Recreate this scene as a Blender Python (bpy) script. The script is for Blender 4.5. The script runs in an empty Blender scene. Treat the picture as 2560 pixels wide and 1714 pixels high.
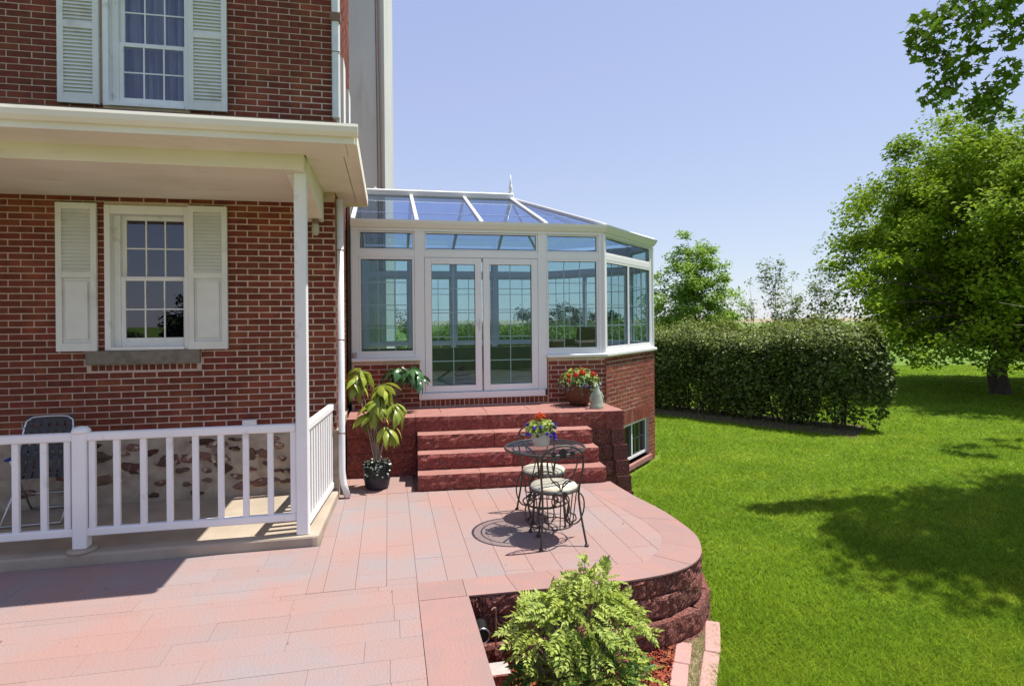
import bpy, math, random
import numpy as np
from math import sin, cos, pi, radians, sqrt, atan2
from mathutils import Vector, Matrix

random.seed(7)
RNG = np.random.default_rng(7)
C = bpy.context.scene.collection
SC = bpy.context.scene

# ------------------------------------------------------------------ camera, sky, sun, exposure
YAW, RHO, H = radians(11.8), radians(0.5), 1.95
r0 = Vector((cos(YAW), -sin(YAW), 0)); d0 = Vector((sin(YAW), cos(YAW), 0)); up0 = Vector((0, 0, 1))
R_ = cos(RHO) * r0 - sin(RHO) * up0
U_ = sin(RHO) * r0 + cos(RHO) * up0
cam = bpy.data.cameras.new('camera'); co = bpy.data.objects.new('camera', cam); C.objects.link(co)
co.matrix_world = Matrix(((R_.x, U_.x, -d0.x, 0), (R_.y, U_.y, -d0.y, 0), (R_.z, U_.z, -d0.z, H), (0, 0, 0, 1)))
cam.sensor_fit = 'HORIZONTAL'; cam.sensor_width = 36.0
cam.lens = 36.0 * 1480 / 2560
cam.shift_y = -(857 - 800) / 2560.0
cam.clip_start = 0.05; cam.clip_end = 6000
SC.camera = co

SUN = Vector((0.42, 0.035, 1.0)).normalized()
w = bpy.data.worlds.new('World'); SC.world = w; w.use_nodes = True
nt = w.node_tree; nt.nodes.clear()
sky = nt.nodes.new('ShaderNodeTexSky'); sky.sky_type = 'NISHITA'; sky.sun_disc = False
sky.sun_elevation = math.asin(SUN.z); sky.sun_rotation = atan2(SUN.x, SUN.y)
sky.altitude = 200; sky.air_density = 1.0; sky.dust_density = 0.15; sky.ozone_density = 2.5
bg = nt.nodes.new('ShaderNodeBackground'); bg.inputs['Strength'].default_value = 0.15
wo = nt.nodes.new('ShaderNodeOutputWorld')
# even out the sky's brightness, as the photograph's tone curve does (the same for the whole dome)
sep = nt.nodes.new('ShaderNodeSeparateColor'); cmb = nt.nodes.new('ShaderNodeCombineColor'); nt.links.new(sky.outputs[0], sep.inputs[0])
for ch, (gm, k) in enumerate(((0.40, 0.525), (0.45, 0.545), (0.26, 0.62))):
    prev = sep.outputs[ch]
    for op, val in (('MULTIPLY', 0.15), ('POWER', gm), ('MULTIPLY', k / 0.15)):
        q = nt.nodes.new('ShaderNodeMath'); q.operation = op; q.inputs[1].default_value = val; nt.links.new(prev, q.inputs[0]); prev = q.outputs[0]
    nt.links.new(prev, cmb.inputs[ch])
nt.links.new(cmb.outputs[0], bg.inputs['Color']); nt.links.new(bg.outputs[0], wo.inputs['Surface'])
sl = bpy.data.lights.new('sun', 'SUN'); sl.energy = 5.0; sl.angle = radians(0.5); sl.color = (1.0, 0.95, 0.87)
so = bpy.data.objects.new('sun', sl); C.objects.link(so); so.rotation_euler = SUN.to_track_quat('Z', 'Y').to_euler()
so.location = (6, 0, 14)
SC.view_settings.view_transform = 'Standard'; SC.view_settings.look = 'None'
SC.view_settings.exposure = 0.6; SC.view_settings.gamma = 1.0
SC.view_settings.use_curve_mapping = False
SC.render.engine = 'CYCLES'
SC.cycles.max_bounces = 8; SC.cycles.transparent_max_bounces = 16; SC.cycles.diffuse_bounces = 4
SC.cycles.caustics_reflective = False; SC.cycles.caustics_refractive = False
SC.cycles.use_denoising = True

# ------------------------------------------------------------------ materials
def mat(name, col, col2=None, scale=6.0, rough=0.7, bump=0.0, bscale=80.0, rnd=0.0, spec=0.3, metal=0.0, trans=0.0, detail=6.0, contrast=(0.35, 0.65), col3=None, scale3=1.5, c3=(0.5, 0.7), stretch=None):
    m = bpy.data.materials.new(name); m.use_nodes = True
    nt = m.node_tree; N = nt.nodes; L = nt.links
    b = N['Principled BSDF']; out = N['Material Output']
    b.inputs['Roughness'].default_value = rough; b.inputs['Metallic'].default_value = metal
    b.inputs['Specular IOR Level'].default_value = spec
    geo = N.new('ShaderNodeNewGeometry')
    pos = geo.outputs['Position']
    if stretch:
        mp = N.new('ShaderNodeVectorMath'); mp.operation = 'MULTIPLY'; mp.inputs[1].default_value = stretch
        L.new(pos, mp.inputs[0]); pos = mp.outputs[0]
    col = tuple(col) + (1,)
    src = None
    def ramp(sc, a, bb, det=detail):
        n = N.new('ShaderNodeTexNoise'); n.inputs['Scale'].default_value = sc; n.inputs['Detail'].default_value = det
        L.new(pos, n.inputs['Vector'])
        r = N.new('ShaderNodeMapRange'); r.inputs['From Min'].default_value = a; r.inputs['From Max'].default_value = bb
        L.new(n.outputs['Fac'], r.inputs['Value']); return r.outputs[0]
    def mix(fac, a, bcol, mode='MIX'):
        x = N.new('ShaderNodeMix'); x.data_type = 'RGBA'; x.blend_type = mode
        if isinstance(fac, float): x.inputs[0].default_value = fac
        else: L.new(fac, x.inputs[0])
        for i, v in ((6, a), (7, bcol)):
            if isinstance(v, tuple): x.inputs[i].default_value = v
            else: L.new(v, x.inputs[i])
        return x.outputs[2]
    src = col
    if col2: src = mix(ramp(scale, *contrast), col, tuple(col2) + (1,))
    if col3: src = mix(ramp(scale3, *c3), src, tuple(col3) + (1,))
    if rnd:
        oi = N.new('ShaderNodeObjectInfo')
        ad = N.new('ShaderNodeMath'); ad.operation = 'ADD'; L.new(oi.outputs['Random'], ad.inputs[0]); L.new(geo.outputs['Random Per Island'], ad.inputs[1])
        fr = N.new('ShaderNodeMath'); fr.operation = 'FRACT'; L.new(ad.outputs[0], fr.inputs[0])
        mr = N.new('ShaderNodeMapRange'); mr.inputs['To Min'].default_value = 1 - rnd; mr.inputs['To Max'].default_value = 1 + rnd
        L.new(fr.outputs[0], mr.inputs['Value'])
        hs = N.new('ShaderNodeHueSaturation'); L.new(mr.outputs[0], hs.inputs['Value'])
        m2 = N.new('ShaderNodeMath'); m2.operation = 'MULTIPLY'; m2.inputs[1].default_value = 7.31; L.new(fr.outputs[0], m2.inputs[0])
        f2 = N.new('ShaderNodeMath'); f2.operation = 'FRACT'; L.new(m2.outputs[0], f2.inputs[0])
        mr2 = N.new('ShaderNodeMapRange'); mr2.inputs['To Min'].default_value = 0.5 - rnd * 0.035; mr2.inputs['To Max'].default_value = 0.5 + rnd * 0.045
        L.new(f2.outputs[0], mr2.inputs['Value']); L.new(mr2.outputs[0], hs.inputs['Hue'])
        if isinstance(src, tuple): hs.inputs['Color'].default_value = src
        else: L.new(src, hs.inputs['Color'])
        src = hs.outputs[0]
    if isinstance(src, tuple): b.inputs['Base Color'].default_value = src
    else: L.new(src, b.inputs['Base Color'])
    if bump:
        n = N.new('ShaderNodeTexNoise'); n.inputs['Scale'].default_value = bscale; n.inputs['Detail'].default_value = 5
        L.new(pos, n.inputs['Vector'])
        bp = N.new('ShaderNodeBump'); bp.inputs['Strength'].default_value = bump; bp.inputs['Distance'].default_value = 0.01
        L.new(n.outputs['Fac'], bp.inputs['Height']); L.new(bp.outputs[0], b.inputs['Normal'])
    if trans:
        t = N.new('ShaderNodeBsdfTranslucent'); ms = N.new('ShaderNodeMixShader'); ms.inputs[0].default_value = trans
        if isinstance(src, tuple): t.inputs['Color'].default_value = src
        else: L.new(src, t.inputs['Color'])
        L.new(b.outputs[0], ms.inputs[1]); L.new(t.outputs[0], ms.inputs[2]); L.new(ms.outputs[0], out.inputs['Surface'])
    return m

def glass_mat(name, tint, ior=1.5, gloss=(1, 1, 1), boost=0.0, rough=0.0):
    m = bpy.data.materials.new(name); m.use_nodes = True
    nt = m.node_tree; N = nt.nodes; L = nt.links; N.remove(N['Principled BSDF']); out = N['Material Output']
    t = N.new('ShaderNodeBsdfTransparent'); t.inputs['Color'].default_value = tuple(tint) + (1,)
    g = N.new('ShaderNodeBsdfGlossy'); g.inputs['Roughness'].default_value = rough; g.inputs['Color'].default_value = tuple(gloss) + (1,)
    f = N.new('ShaderNodeFresnel'); f.inputs['IOR'].default_value = ior
    a = N.new('ShaderNodeMath'); a.operation = 'ADD'; a.inputs[1].default_value = boost; a.use_clamp = True
    L.new(f.outputs[0], a.inputs[0])
    gb = N.new('ShaderNodeNewGeometry'); fb_ = N.new('ShaderNodeMath'); fb_.operation = 'SUBTRACT'; fb_.inputs[0].default_value = 1.0; L.new(gb.outputs['Backfacing'], fb_.inputs[1])
    fm = N.new('ShaderNodeMath'); fm.operation = 'MULTIPLY'; L.new(a.outputs[0], fm.inputs[0]); L.new(fb_.outputs[0], fm.inputs[1]); a = fm   # reflect once, on entering the pane
    ms = N.new('ShaderNodeMixShader'); L.new(a.outputs[0], ms.inputs[0]); L.new(t.outputs[0], ms.inputs[1]); L.new(g.outputs[0], ms.inputs[2])
    L.new(ms.outputs[0], out.inputs['Surface']); return m

M = {}
M['brick'] = mat('red_brick', (0.190, 0.046, 0.025), (0.13, 0.033, 0.020), scale=14, rough=0.85, bump=0.5, bscale=130, rnd=0.17, col3=(0.26, 0.070, 0.032), scale3=2.5)
M['cbrick'] = mat('new_red_brick', (0.25, 0.062, 0.036), (0.17, 0.042, 0.028), scale=16, rough=0.85, bump=0.5, bscale=130, rnd=0.22)
M['mortar'] = mat('mortar', (0.62, 0.47, 0.38), (0.50, 0.375, 0.30), scale=20, rough=0.95, bump=0.4, bscale=200)
M['white'] = mat('white_paint', (0.81, 0.805, 0.80), (0.76, 0.755, 0.745), scale=3, rough=0.5, spec=0.4, bump=0.12, bscale=45, col3=(0.55, 0.53, 0.48), scale3=7, c3=(0.62, 0.82))
M['cream'] = mat('cream_paint', (0.80, 0.765, 0.665), (0.73, 0.69, 0.58), scale=2.2, rough=0.6, bump=0.08, bscale=40, col3=(0.60, 0.54, 0.42), scale3=5.0, c3=(0.62, 0.82), stretch=(0.6, 1, 2.5))
M['shutter'] = mat('shutter_paint', (0.75, 0.745, 0.715), (0.69, 0.685, 0.65), scale=5, rough=0.55, bump=0.12, bscale=40, col3=(0.52, 0.49, 0.43), scale3=4, c3=(0.6, 0.8))
M['upvc'] = mat('white_frame', (0.80, 0.80, 0.80), (0.77, 0.77, 0.77), scale=2, rough=0.3, spec=0.45)
M['gutterw'] = mat('white_metal', (0.72, 0.73, 0.74), (0.64, 0.65, 0.66), scale=6, rough=0.35, spec=0.5, col3=(0.45, 0.42, 0.36), scale3=9, c3=(0.66, 0.8))
M['stone_sill'] = mat('stone_sill', (0.24, 0.205, 0.165), (0.17, 0.145, 0.115), scale=14, rough=0.9, bump=0.6, bscale=60)
M['white_wash'] = mat('whitewashed_mortar', (0.46, 0.385, 0.29), (0.34, 0.275, 0.205), scale=7, rough=0.95, bump=0.9, bscale=22, col3=(0.25, 0.18, 0.14), scale3=4.5, c3=(0.58, 0.72))
M['fieldstone'] = mat('fieldstone', (0.19, 0.085, 0.055), (0.105, 0.07, 0.058), scale=11, rough=0.9, bump=1.0, bscale=30, rnd=0.5, col3=(0.40, 0.31, 0.23), scale3=14, c3=(0.56, 0.66))
M['concrete'] = mat('porch_concrete', (0.41, 0.345, 0.265), (0.33, 0.275, 0.21), scale=3, rough=0.9, bump=0.3, bscale=80, col3=(0.33, 0.27, 0.21), scale3=5, c3=(0.6, 0.8))
M['paver'] = mat('pink_paver', (0.300, 0.212, 0.196), (0.268, 0.224, 0.219), scale=3.2, rough=0.85, bump=0.6, bscale=55, rnd=0.03, col3=(0.322, 0.198, 0.170), scale3=0.9, c3=(0.42, 0.62), contrast=(0.38, 0.62))
M['border'] = mat('pink_border_stone', (0.325, 0.188, 0.160), (0.28, 0.185, 0.167), scale=4.5, rough=0.85, bump=0.6, bscale=55, rnd=0.05)
M['joint'] = mat('paver_joint', (0.29, 0.20, 0.18), (0.11, 0.075, 0.065), scale=2.6, rough=0.95)
M['step'] = mat('red_step_stone', (0.27, 0.066, 0.052), (0.16, 0.040, 0.034), scale=18, rough=0.8, bump=1.0, bscale=80, rnd=0.08, col3=(0.42, 0.21, 0.18), scale3=60, c3=(0.58, 0.68))
M['steptop'] = mat('pink_step_top', (0.34, 0.165, 0.138), (0.29, 0.135, 0.112), scale=7, rough=0.85, bump=0.35, bscale=60, rnd=0.05)
M['block'] = mat('split_wall_block', (0.20, 0.058, 0.044), (0.09, 0.032, 0.028), scale=38, rough=0.85, bump=1.0, bscale=120, rnd=0.15, col3=(0.34, 0.19, 0.16), scale3=75, c3=(0.55, 0.66))
M['iron'] = mat('black_iron', (0.028, 0.024, 0.022), (0.05, 0.035, 0.028), scale=20, rough=0.45, spec=0.5)
M['seat'] = mat('cream_print_fabric', (0.47, 0.43, 0.33), (0.56, 0.53, 0.45), scale=13, rough=0.9, bump=0.2, bscale=200, col3=(0.40, 0.36, 0.24), scale3=22, c3=(0.6, 0.66))
M['tabletop'] = glass_mat('smoked_table_glass', (0.88, 0.89, 0.89), ior=2.7, boost=0.0, rough=0.16, gloss=(0.42, 0.44, 0.45))
M['pane'] = glass_mat('window_glass', (0.76, 0.85, 0.86), ior=1.5, boost=0.02)
M['roofpane'] = glass_mat('tinted_roof_glass', (0.74, 0.80, 0.92), boost=0.12, gloss=(0.80, 0.87, 1.0))
M['hpane'] = glass_mat('house_window_glass', (0.72, 0.74, 0.76), boost=0.07, gloss=(0.80, 0.82, 0.95))
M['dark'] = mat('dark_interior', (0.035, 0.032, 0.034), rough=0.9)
M['curtain'] = mat('pale_curtain', (0.75, 0.75, 0.85), (0.24, 0.25, 0.38), scale=5, rough=0.9, trans=0.2, stretch=(3, 3, 0.15), contrast=(0.42, 0.58))  # light and shade of the folds put into the colour as vertical streaks
M['floorin'] = mat('brown_floor', (0.085, 0.06, 0.042), (0.06, 0.042, 0.03), scale=6, rough=0.5)
M['inwall'] = mat('inner_wall', (0.15, 0.125, 0.10), (0.12, 0.1, 0.08), scale=4, rough=0.9)
M['tower'] = mat('pale_render', (0.56, 0.555, 0.53), (0.50, 0.495, 0.475), scale=1.2, rough=0.9, bump=0.25, bscale=12, col3=(0.42, 0.41, 0.39), scale3=2.0, c3=(0.6, 0.8), stretch=(2, 2, 0.35))
M['shingle'] = mat('roof_shingle', (0.10, 0.095, 0.09), (0.065, 0.06, 0.06), scale=12, rough=0.95, bump=0.5)
M['lawn'] = mat('lawn_soil_grass', (0.115, 0.20, 0.012), (0.085, 0.16, 0.010), scale=1.1, rough=0.95, col3=(0.135, 0.195, 0.03), scale3=14, c3=(0.5, 0.75))
M['grass'] = mat('grass_blade', (0.25, 0.365, 0.022), (0.185, 0.295, 0.018), scale=0.7, rough=0.8, rnd=0.5, trans=0.48, spec=0.12, col3=(0.31, 0.40, 0.03), scale3=1.3, c3=(0.5, 0.72))
M['field'] = mat('crop_field', (0.13, 0.19, 0.035), (0.15, 0.19, 0.05), scale=0.05, rough=0.95)
M['tan'] = mat('tan_field', (0.30, 0.24, 0.15), (0.25, 0.22, 0.13), scale=0.02, rough=0.95)
M['soil'] = mat('brown_soil', (0.13, 0.085, 0.06), (0.09, 0.06, 0.045), scale=9, rough=0.95, bump=0.8, bscale=40)
M['mulch'] = mat('red_mulch', (0.36, 0.085, 0.04), (0.24, 0.058, 0.03), scale=15, rough=0.9, rnd=0.4)
M['dry'] = mat('dry_grass', (0.50, 0.40, 0.24), (0.36, 0.32, 0.15), scale=9, rough=0.9, rnd=0.3, trans=0.2)
M['edging'] = mat('pink_edging_stone', (0.44, 0.26, 0.225), (0.40, 0.245, 0.22), scale=6, rough=0.9, bump=0.3, rnd=0.08)
M['bark'] = mat('bark', (0.085, 0.062, 0.046), (0.05, 0.038, 0.03), scale=9, rough=0.95, bump=1.0, bscale=24, stretch=(1, 1, 0.25))
M['twig'] = mat('pale_twig', (0.30, 0.255, 0.20), (0.22, 0.18, 0.14), scale=9, rough=0.9)
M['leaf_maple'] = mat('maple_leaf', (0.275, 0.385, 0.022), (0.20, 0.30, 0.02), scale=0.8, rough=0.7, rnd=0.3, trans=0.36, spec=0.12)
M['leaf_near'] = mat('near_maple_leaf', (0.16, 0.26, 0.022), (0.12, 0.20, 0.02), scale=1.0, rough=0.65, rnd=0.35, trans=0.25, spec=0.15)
M['leaf_hedge'] = mat('hedge_leaf', (0.12, 0.17, 0.03), (0.065, 0.10, 0.02), scale=2.2, rough=0.5, rnd=0.4, trans=0.12, spec=0.3)
M['leaf_lit_top'] = mat('lit_hedge_top_leaf', (0.24, 0.29, 0.06), (0.17, 0.22, 0.04), scale=3, rough=0.5, rnd=0.35, trans=0.3, spec=0.3)  # paler hedge leaf: sunlight on the top band put into the colour
M['leaf_far'] = mat('far_tree_leaf', (0.28, 0.42, 0.055), (0.21, 0.33, 0.05), scale=0.7, rough=0.6, rnd=0.3, trans=0.5)
M['leaf_sap'] = mat('sapling_leaf', (0.21, 0.27, 0.085), (0.17, 0.23, 0.07), scale=0.7, rough=0.6, rnd=0.3, trans=0.4)
M['leaf_dark'] = mat('evergreen_leaf', (0.045, 0.075, 0.022), (0.035, 0.06, 0.02), scale=2, rough=0.6, rnd=0.35, trans=0.15)
M['leaf_shrub'] = mat('light_shrub_leaf', (0.42, 0.49, 0.10), (0.32, 0.41, 0.08), scale=5, rough=0.5, rnd=0.28, trans=0.35, spec=0.3)
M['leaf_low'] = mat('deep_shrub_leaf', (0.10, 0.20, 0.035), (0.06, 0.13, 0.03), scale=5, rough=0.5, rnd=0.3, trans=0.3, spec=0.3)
M['leaf_pot'] = mat('yellow_green_leaf', (0.34, 0.38, 0.055), (0.22, 0.30, 0.04), scale=9, rough=0.35, rnd=0.25, trans=0.3, spec=0.5)
M['leaf_gloss'] = mat('glossy_green_leaf', (0.06, 0.15, 0.045), (0.045, 0.11, 0.04), scale=9, rough=0.3, rnd=0.3, trans=0.2, spec=0.6)
M['leaf_silver'] = mat('silver_leaf', (0.22, 0.28, 0.22), (0.16, 0.22, 0.17), scale=9, rough=0.7, rnd=0.3, trans=0.2)
M['pot_dark'] = mat('dark_blue_pot', (0.014, 0.014, 0.026), rough=0.4, spec=0.5)
M['pot_brown'] = mat('brown_wicker_pot', (0.16, 0.065, 0.035), (0.09, 0.04, 0.025), scale=22, rough=0.7, bump=0.6, bscale=60)
M['pot_white'] = mat('white_pot', (0.62, 0.58, 0.52), (0.52, 0.49, 0.44), scale=10, rough=0.6)
M['figure'] = mat('pale_green_stone', (0.36, 0.42, 0.32), (0.27, 0.33, 0.25), scale=14, rough=0.8, bump=0.5)
M['red'] = mat('red_petal', (0.62, 0.045, 0.02), (0.5, 0.03, 0.02), scale=20, rough=0.6, rnd=0.2, trans=0.2)
M['orange'] = mat('orange_petal', (0.72, 0.12, 0.01), (0.65, 0.06, 0.01), scale=20, rough=0.6, rnd=0.2, trans=0.2)
M['purple'] = mat('violet_petal', (0.12, 0.09, 0.50), (0.09, 0.05, 0.38), scale=20, rough=0.6, rnd=0.3, trans=0.2)
M['lilac'] = mat('lilac_petal', (0.36, 0.34, 0.58), rough=0.6, rnd=0.3)
M['white_petal'] = mat('white_petal', (0.66, 0.68, 0.58), rough=0.6, rnd=0.2)
M['pink_petal'] = mat('dusky_pink_bloom', (0.34, 0.10, 0.10), rough=0.7, rnd=0.3)
M['alu'] = mat('aluminium', (0.55, 0.56, 0.58), rough=0.3, metal=1.0)
M['web'] = mat('grey_webbing', (0.075, 0.078, 0.085), (0.055, 0.055, 0.06), scale=40, rough=0.8)
M['blue'] = mat('blue_plastic', (0.03, 0.05, 0.30), rough=0.5)
M['black'] = mat('black_plastic', (0.015, 0.015, 0.015), rough=0.5)
M['grey'] = mat('grey_stone_top', (0.45, 0.41, 0.38), (0.38, 0.35, 0.33), scale=12, rough=0.9)
M['lampglass'] = mat('frosted_lamp_glass', (0.42, 0.40, 0.30), rough=0.4)
M['rust'] = mat('dull_pipe', (0.22, 0.13, 0.09), rough=0.7)

# ------------------------------------------------------------------ geometry helpers
class MB:
    def __init__(self): self.v = []; self.f = []
    def add(self, vs, fs):
        n = len(self.v); self.v += [tuple(p) for p in vs]; self.f += [tuple(i + n for i in f) for f in fs]; return self
    def box(self, x0, x1, y0, y1, z0, z1, T=None):
        vs = [(x, y, z) for z in (z0, z1) for y in (y0, y1) for x in (x0, x1)]
        if T: vs = [T(*p) for p in vs]
        return self.add(vs, [(0, 2, 3, 1), (4, 5, 7, 6), (0, 1, 5, 4), (2, 6, 7, 3), (0, 4, 6, 2), (1, 3, 7, 5)])
    def cbox(self, x0, x1, y0, y1, z0, z1, c=0.006, T=None):
        """box with all edges chamfered by c"""
        vs = []; 
        for k, z in enumerate((z0, z1)):
            sz = (1, -1)[k]
            for (xa, xb, ya, yb, zz) in ((x0 + c, x1 - c, y0 + c, y1 - c, z), (x0, x1, y0 + c, y1 - c, z + sz * c), (x0 + c, x1 - c, y0, y1, z + sz * c)):
                vs += [(xa, ya, zz), (xb, ya, zz), (xb, yb, zz), (xa, yb, zz)]
        f = [(3, 2, 1, 0), (12, 13, 14, 15)]
        # indices: 0-3 bottom cap, 4-7 x-wide bottom, 8-11 y-wide bottom, 12-15 top cap, 16-19 x-wide top, 20-23 y-wide top
        f += [(4, 16, 19, 7), (5, 6, 18, 17), (8, 9, 21, 20), (10, 11, 23, 22)]
        f += [(0, 4, 7, 3), (1, 2, 6, 5), (0, 1, 9, 8), (2, 3, 11, 10), (12, 15, 19, 16), (13, 17, 18, 14), (12, 20, 21, 13), (14, 22, 23, 15)]
        f += [(4, 8, 20, 16), (5, 17, 21, 9), (6, 10, 22, 18), (7, 19, 23, 11)]
        f += [(0, 8, 4), (1, 5, 9), (2, 10, 6), (3, 7, 11), (12, 16, 20), (13, 21, 17), (14, 18, 22), (15, 23, 19)]
        if T: vs = [T(*p) for p in vs]
        return self.add(vs, f)
    def prism(self, poly, z0, z1, T=None):
        n = len(poly); vs = [(x, y, z0) for x, y in poly] + [(x, y, z1) for x, y in poly]
        if T: vs = [T(*p) for p in vs]
        return self.add(vs, [tuple(range(n - 1, -1, -1)), tuple(range(n, 2 * n))] + [(i, (i + 1) % n, n + (i + 1) % n, n + i) for i in range(n)])
    def tube(self, pts, r, seg=6, smooth=0, closed=False):
        P = [Vector(p) for p in pts]
        rs = list(r) if isinstance(r, (list, tuple)) else [r] * len(P)
        if smooth and len(P) > 2:
            Q = []; RR = []
            n = len(P)
            for i in range(n if closed else n - 1):
                a, b, c, d = (P[(i - 1) % n] if closed or i > 0 else P[i]), P[i], P[(i + 1) % n], (P[(i + 2) % n] if closed or i + 2 < n else P[i + 1])
                for k in range(smooth):
                    t = k / smooth
                    Q.append(0.5 * ((2 * b) + (c - a) * t + (2 * a - 5 * b + 4 * c - d) * t * t + (3 * b - a - 3 * c + d) * t ** 3))
                    RR.append(rs[i] * (1 - t) + rs[(i + 1) % n] * t)
            if not closed: Q.append(P[-1]); RR.append(rs[-1])
            P, rs = Q, RR
        n = len(P); base = len(self.v); prev = None
        for i in range(n):
            a = P[(i - 1) % n] if closed or i > 0 else P[i]; b = P[(i + 1) % n] if closed or i < n - 1 else P[i]
            t = (b - a); t = t.normalized() if t.length > 1e-9 else Vector((0, 0, 1))
            if prev is None:
                h = Vector((0, 0, 1)) if abs(t.z) < 0.9 else Vector((1, 0, 0)); u = t.cross(h).normalized()
            else:
                u = prev - t * prev.dot(t); u = u.normalized() if u.length > 1e-9 else t.orthogonal().normalized()
            prev = u; v = t.cross(u)
            for k in range(seg):
                a2 = 2 * pi * k / seg; self.v.append(tuple(P[i] + (u * cos(a2) + v * sin(a2)) * rs[i]))
        m = n if closed else n - 1
        for i in range(m):
            j = (i + 1) % n
            for k in range(seg):
                k2 = (k + 1) % seg; self.f.append((base + i * seg + k, base + i * seg + k2, base + j * seg + k2, base + j * seg + k))
        if not closed:
            self.f.append(tuple(base + k for k in range(seg - 1, -1, -1))); self.f.append(tuple(base + (n - 1) * seg + k for k in range(seg)))
        return self
    def lathe(self, prof, c=(0, 0, 0), seg=24):
        b = len(self.v); n = len(prof)
        for r, z in prof:
            for k in range(seg):
                a = 2 * pi * k / seg; self.v.append((c[0] + r * cos(a), c[1] + r * sin(a), c[2] + z))
        for i in range(n - 1):
            for k in range(seg):
                k2 = (k + 1) % seg; self.f.append((b + i * seg + k, b + i * seg + k2, b + (i + 1) * seg + k2, b + (i + 1) * seg + k))
        self.f.append(tuple(b + k for k in range(seg - 1, -1, -1))); self.f.append(tuple(b + (n - 1) * seg + k for k in range(seg)))
        return self
    def mesh(self, name, m=None, smooth=False):
        me = bpy.data.meshes.new(name); me.from_pydata(self.v, [], self.f); me.update()
        if m: me.materials.append(M[m])
        if smooth: me.polygons.foreach_set('use_smooth', [True] * len(me.polygons))
        return me

def np_mesh(name, V, F, m, smooth=False):
    V = np.asarray(V, dtype=np.float32).reshape(-1, 3); F = np.asarray(F, dtype=np.int32)
    k = F.shape[1]; me = bpy.data.meshes.new(name)
    me.vertices.add(len(V)); me.vertices.foreach_set('co', V.ravel())
    me.loops.add(F.size); me.loops.foreach_set('vertex_index', F.ravel())
    me.polygons.add(len(F)); me.polygons.foreach_set('loop_start', np.arange(0, F.size, k, dtype=np.int32))
    me.polygons.foreach_set('loop_total', np.full(len(F), k, dtype=np.int32))
    me.update(calc_edges=True); me.materials.append(M[m]); return me

def link(name, me, parent=None, label=None, cat=None, group=None, kind=None, loc=None):
    o = bpy.data.objects.new(name, me); C.objects.link(o)
    if parent is not None:
        o.parent = parent
        if parent.type == 'EMPTY' and parent.get('world_parts'):
            o.matrix_parent_inverse = Matrix.Translation(-parent.location)
    if loc: o.location = loc
    if label: o['label'] = label
    if cat: o['category'] = cat
    if group: o['group'] = group
    if kind: o['kind'] = kind
    return o

def thing(name, label, cat, loc=(0, 0, 0), group=None, world=True, kind=None):
    o = bpy.data.objects.new(name, None); C.objects.link(o); o.location = loc; o.empty_display_size = 0.1
    o['label'] = label; o['category'] = cat
    if group: o['group'] = group
    if kind: o['kind'] = kind
    if world: o['world_parts'] = 1
    return o

def part(parent, name, mb, m, smooth=False, bevel=0, label=None, kind=None):
    o = link(name, mb.mesh(name, m, smooth), parent, label=label, kind=kind)
    if bevel:
        b = o.modifiers.new('bevel', 'BEVEL'); b.width = bevel; b.segments = 2; b.limit_method = 'ANGLE'
    return o

def copy_tree(o, parent=None):
    c = o.copy(); C.objects.link(c); c.parent = parent
    for ch in list(o.children): copy_tree(ch, c)
    return c

def seg_T(p, q):
    """local frame along p->q: s along, n outward (to the right of travel), z up"""
    d = Vector((q[0] - p[0], q[1] - p[1])); L = d.length; d /= L; n = Vector((d.y, -d.x))
    return (lambda s, o, z: (p[0] + d.x * s + n.x * o, p[1] + d.y * s + n.y * o, z)), L, d, n

# ------------------------------------------------------------------ leaves
def unit(a): return a / np.maximum(np.linalg.norm(a, axis=1, keepdims=True), 1e-9)

def leaf_mesh(name, P, Nrm, size, m, aspect=0.62, fold=0.25, axis=None, lobed=False):
    """P centres, Nrm normals, size lengths. rhombic leaves folded along the midrib (or five lobed leaves)"""
    n = len(P); Nrm = unit(Nrm)
    A = RNG.normal(size=(n, 3)) if axis is None else axis
    A = unit(A - Nrm * np.sum(A * Nrm, axis=1, keepdims=True)); B = np.cross(Nrm, A)
    s = np.asarray(size).reshape(-1, 1) * np.ones((n, 1))
    if lobed:
        ang = np.array([0, 20, 48, 70, 105, 140, 180, 220, 255, 290, 312, 340]) * pi / 180
        rad = np.array([1.0, 0.52, 0.92, 0.45, 0.8, 0.42, 0.35, 0.42, 0.8, 0.45, 0.92, 0.52]) * 0.55
        V = [P + Nrm * s * 0.0]
        for a, r in zip(ang, rad):
            V.append(P + A * s * (r * cos(a)) + B * s * (r * sin(a)) - Nrm * s * (fold * 0.5 * abs(sin(a)) * r))
        V = np.stack(V, 1).reshape(-1, 3); k = 13
        F = np.array([(0, 1 + i, 1 + (i + 1) % 12) for i in range(12)])
    else:
        wd = s * aspect * 0.5; dz = s * fold * 0.4
        V = np.stack([P - A * s * 0.5, P - A * s * 0.08 + B * wd + Nrm * dz, P + A * s * 0.5 - Nrm * dz * 0.6, P - A * s * 0.08 - B * wd + Nrm * dz], 1).reshape(-1, 3); k = 4
        F = np.array([(0, 2, 1), (0, 3, 2)])
    idx = (np.arange(n) * k)[:, None, None] + F[None]
    return np_mesh(name, V, idx.reshape(-1, 3), m)

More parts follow.
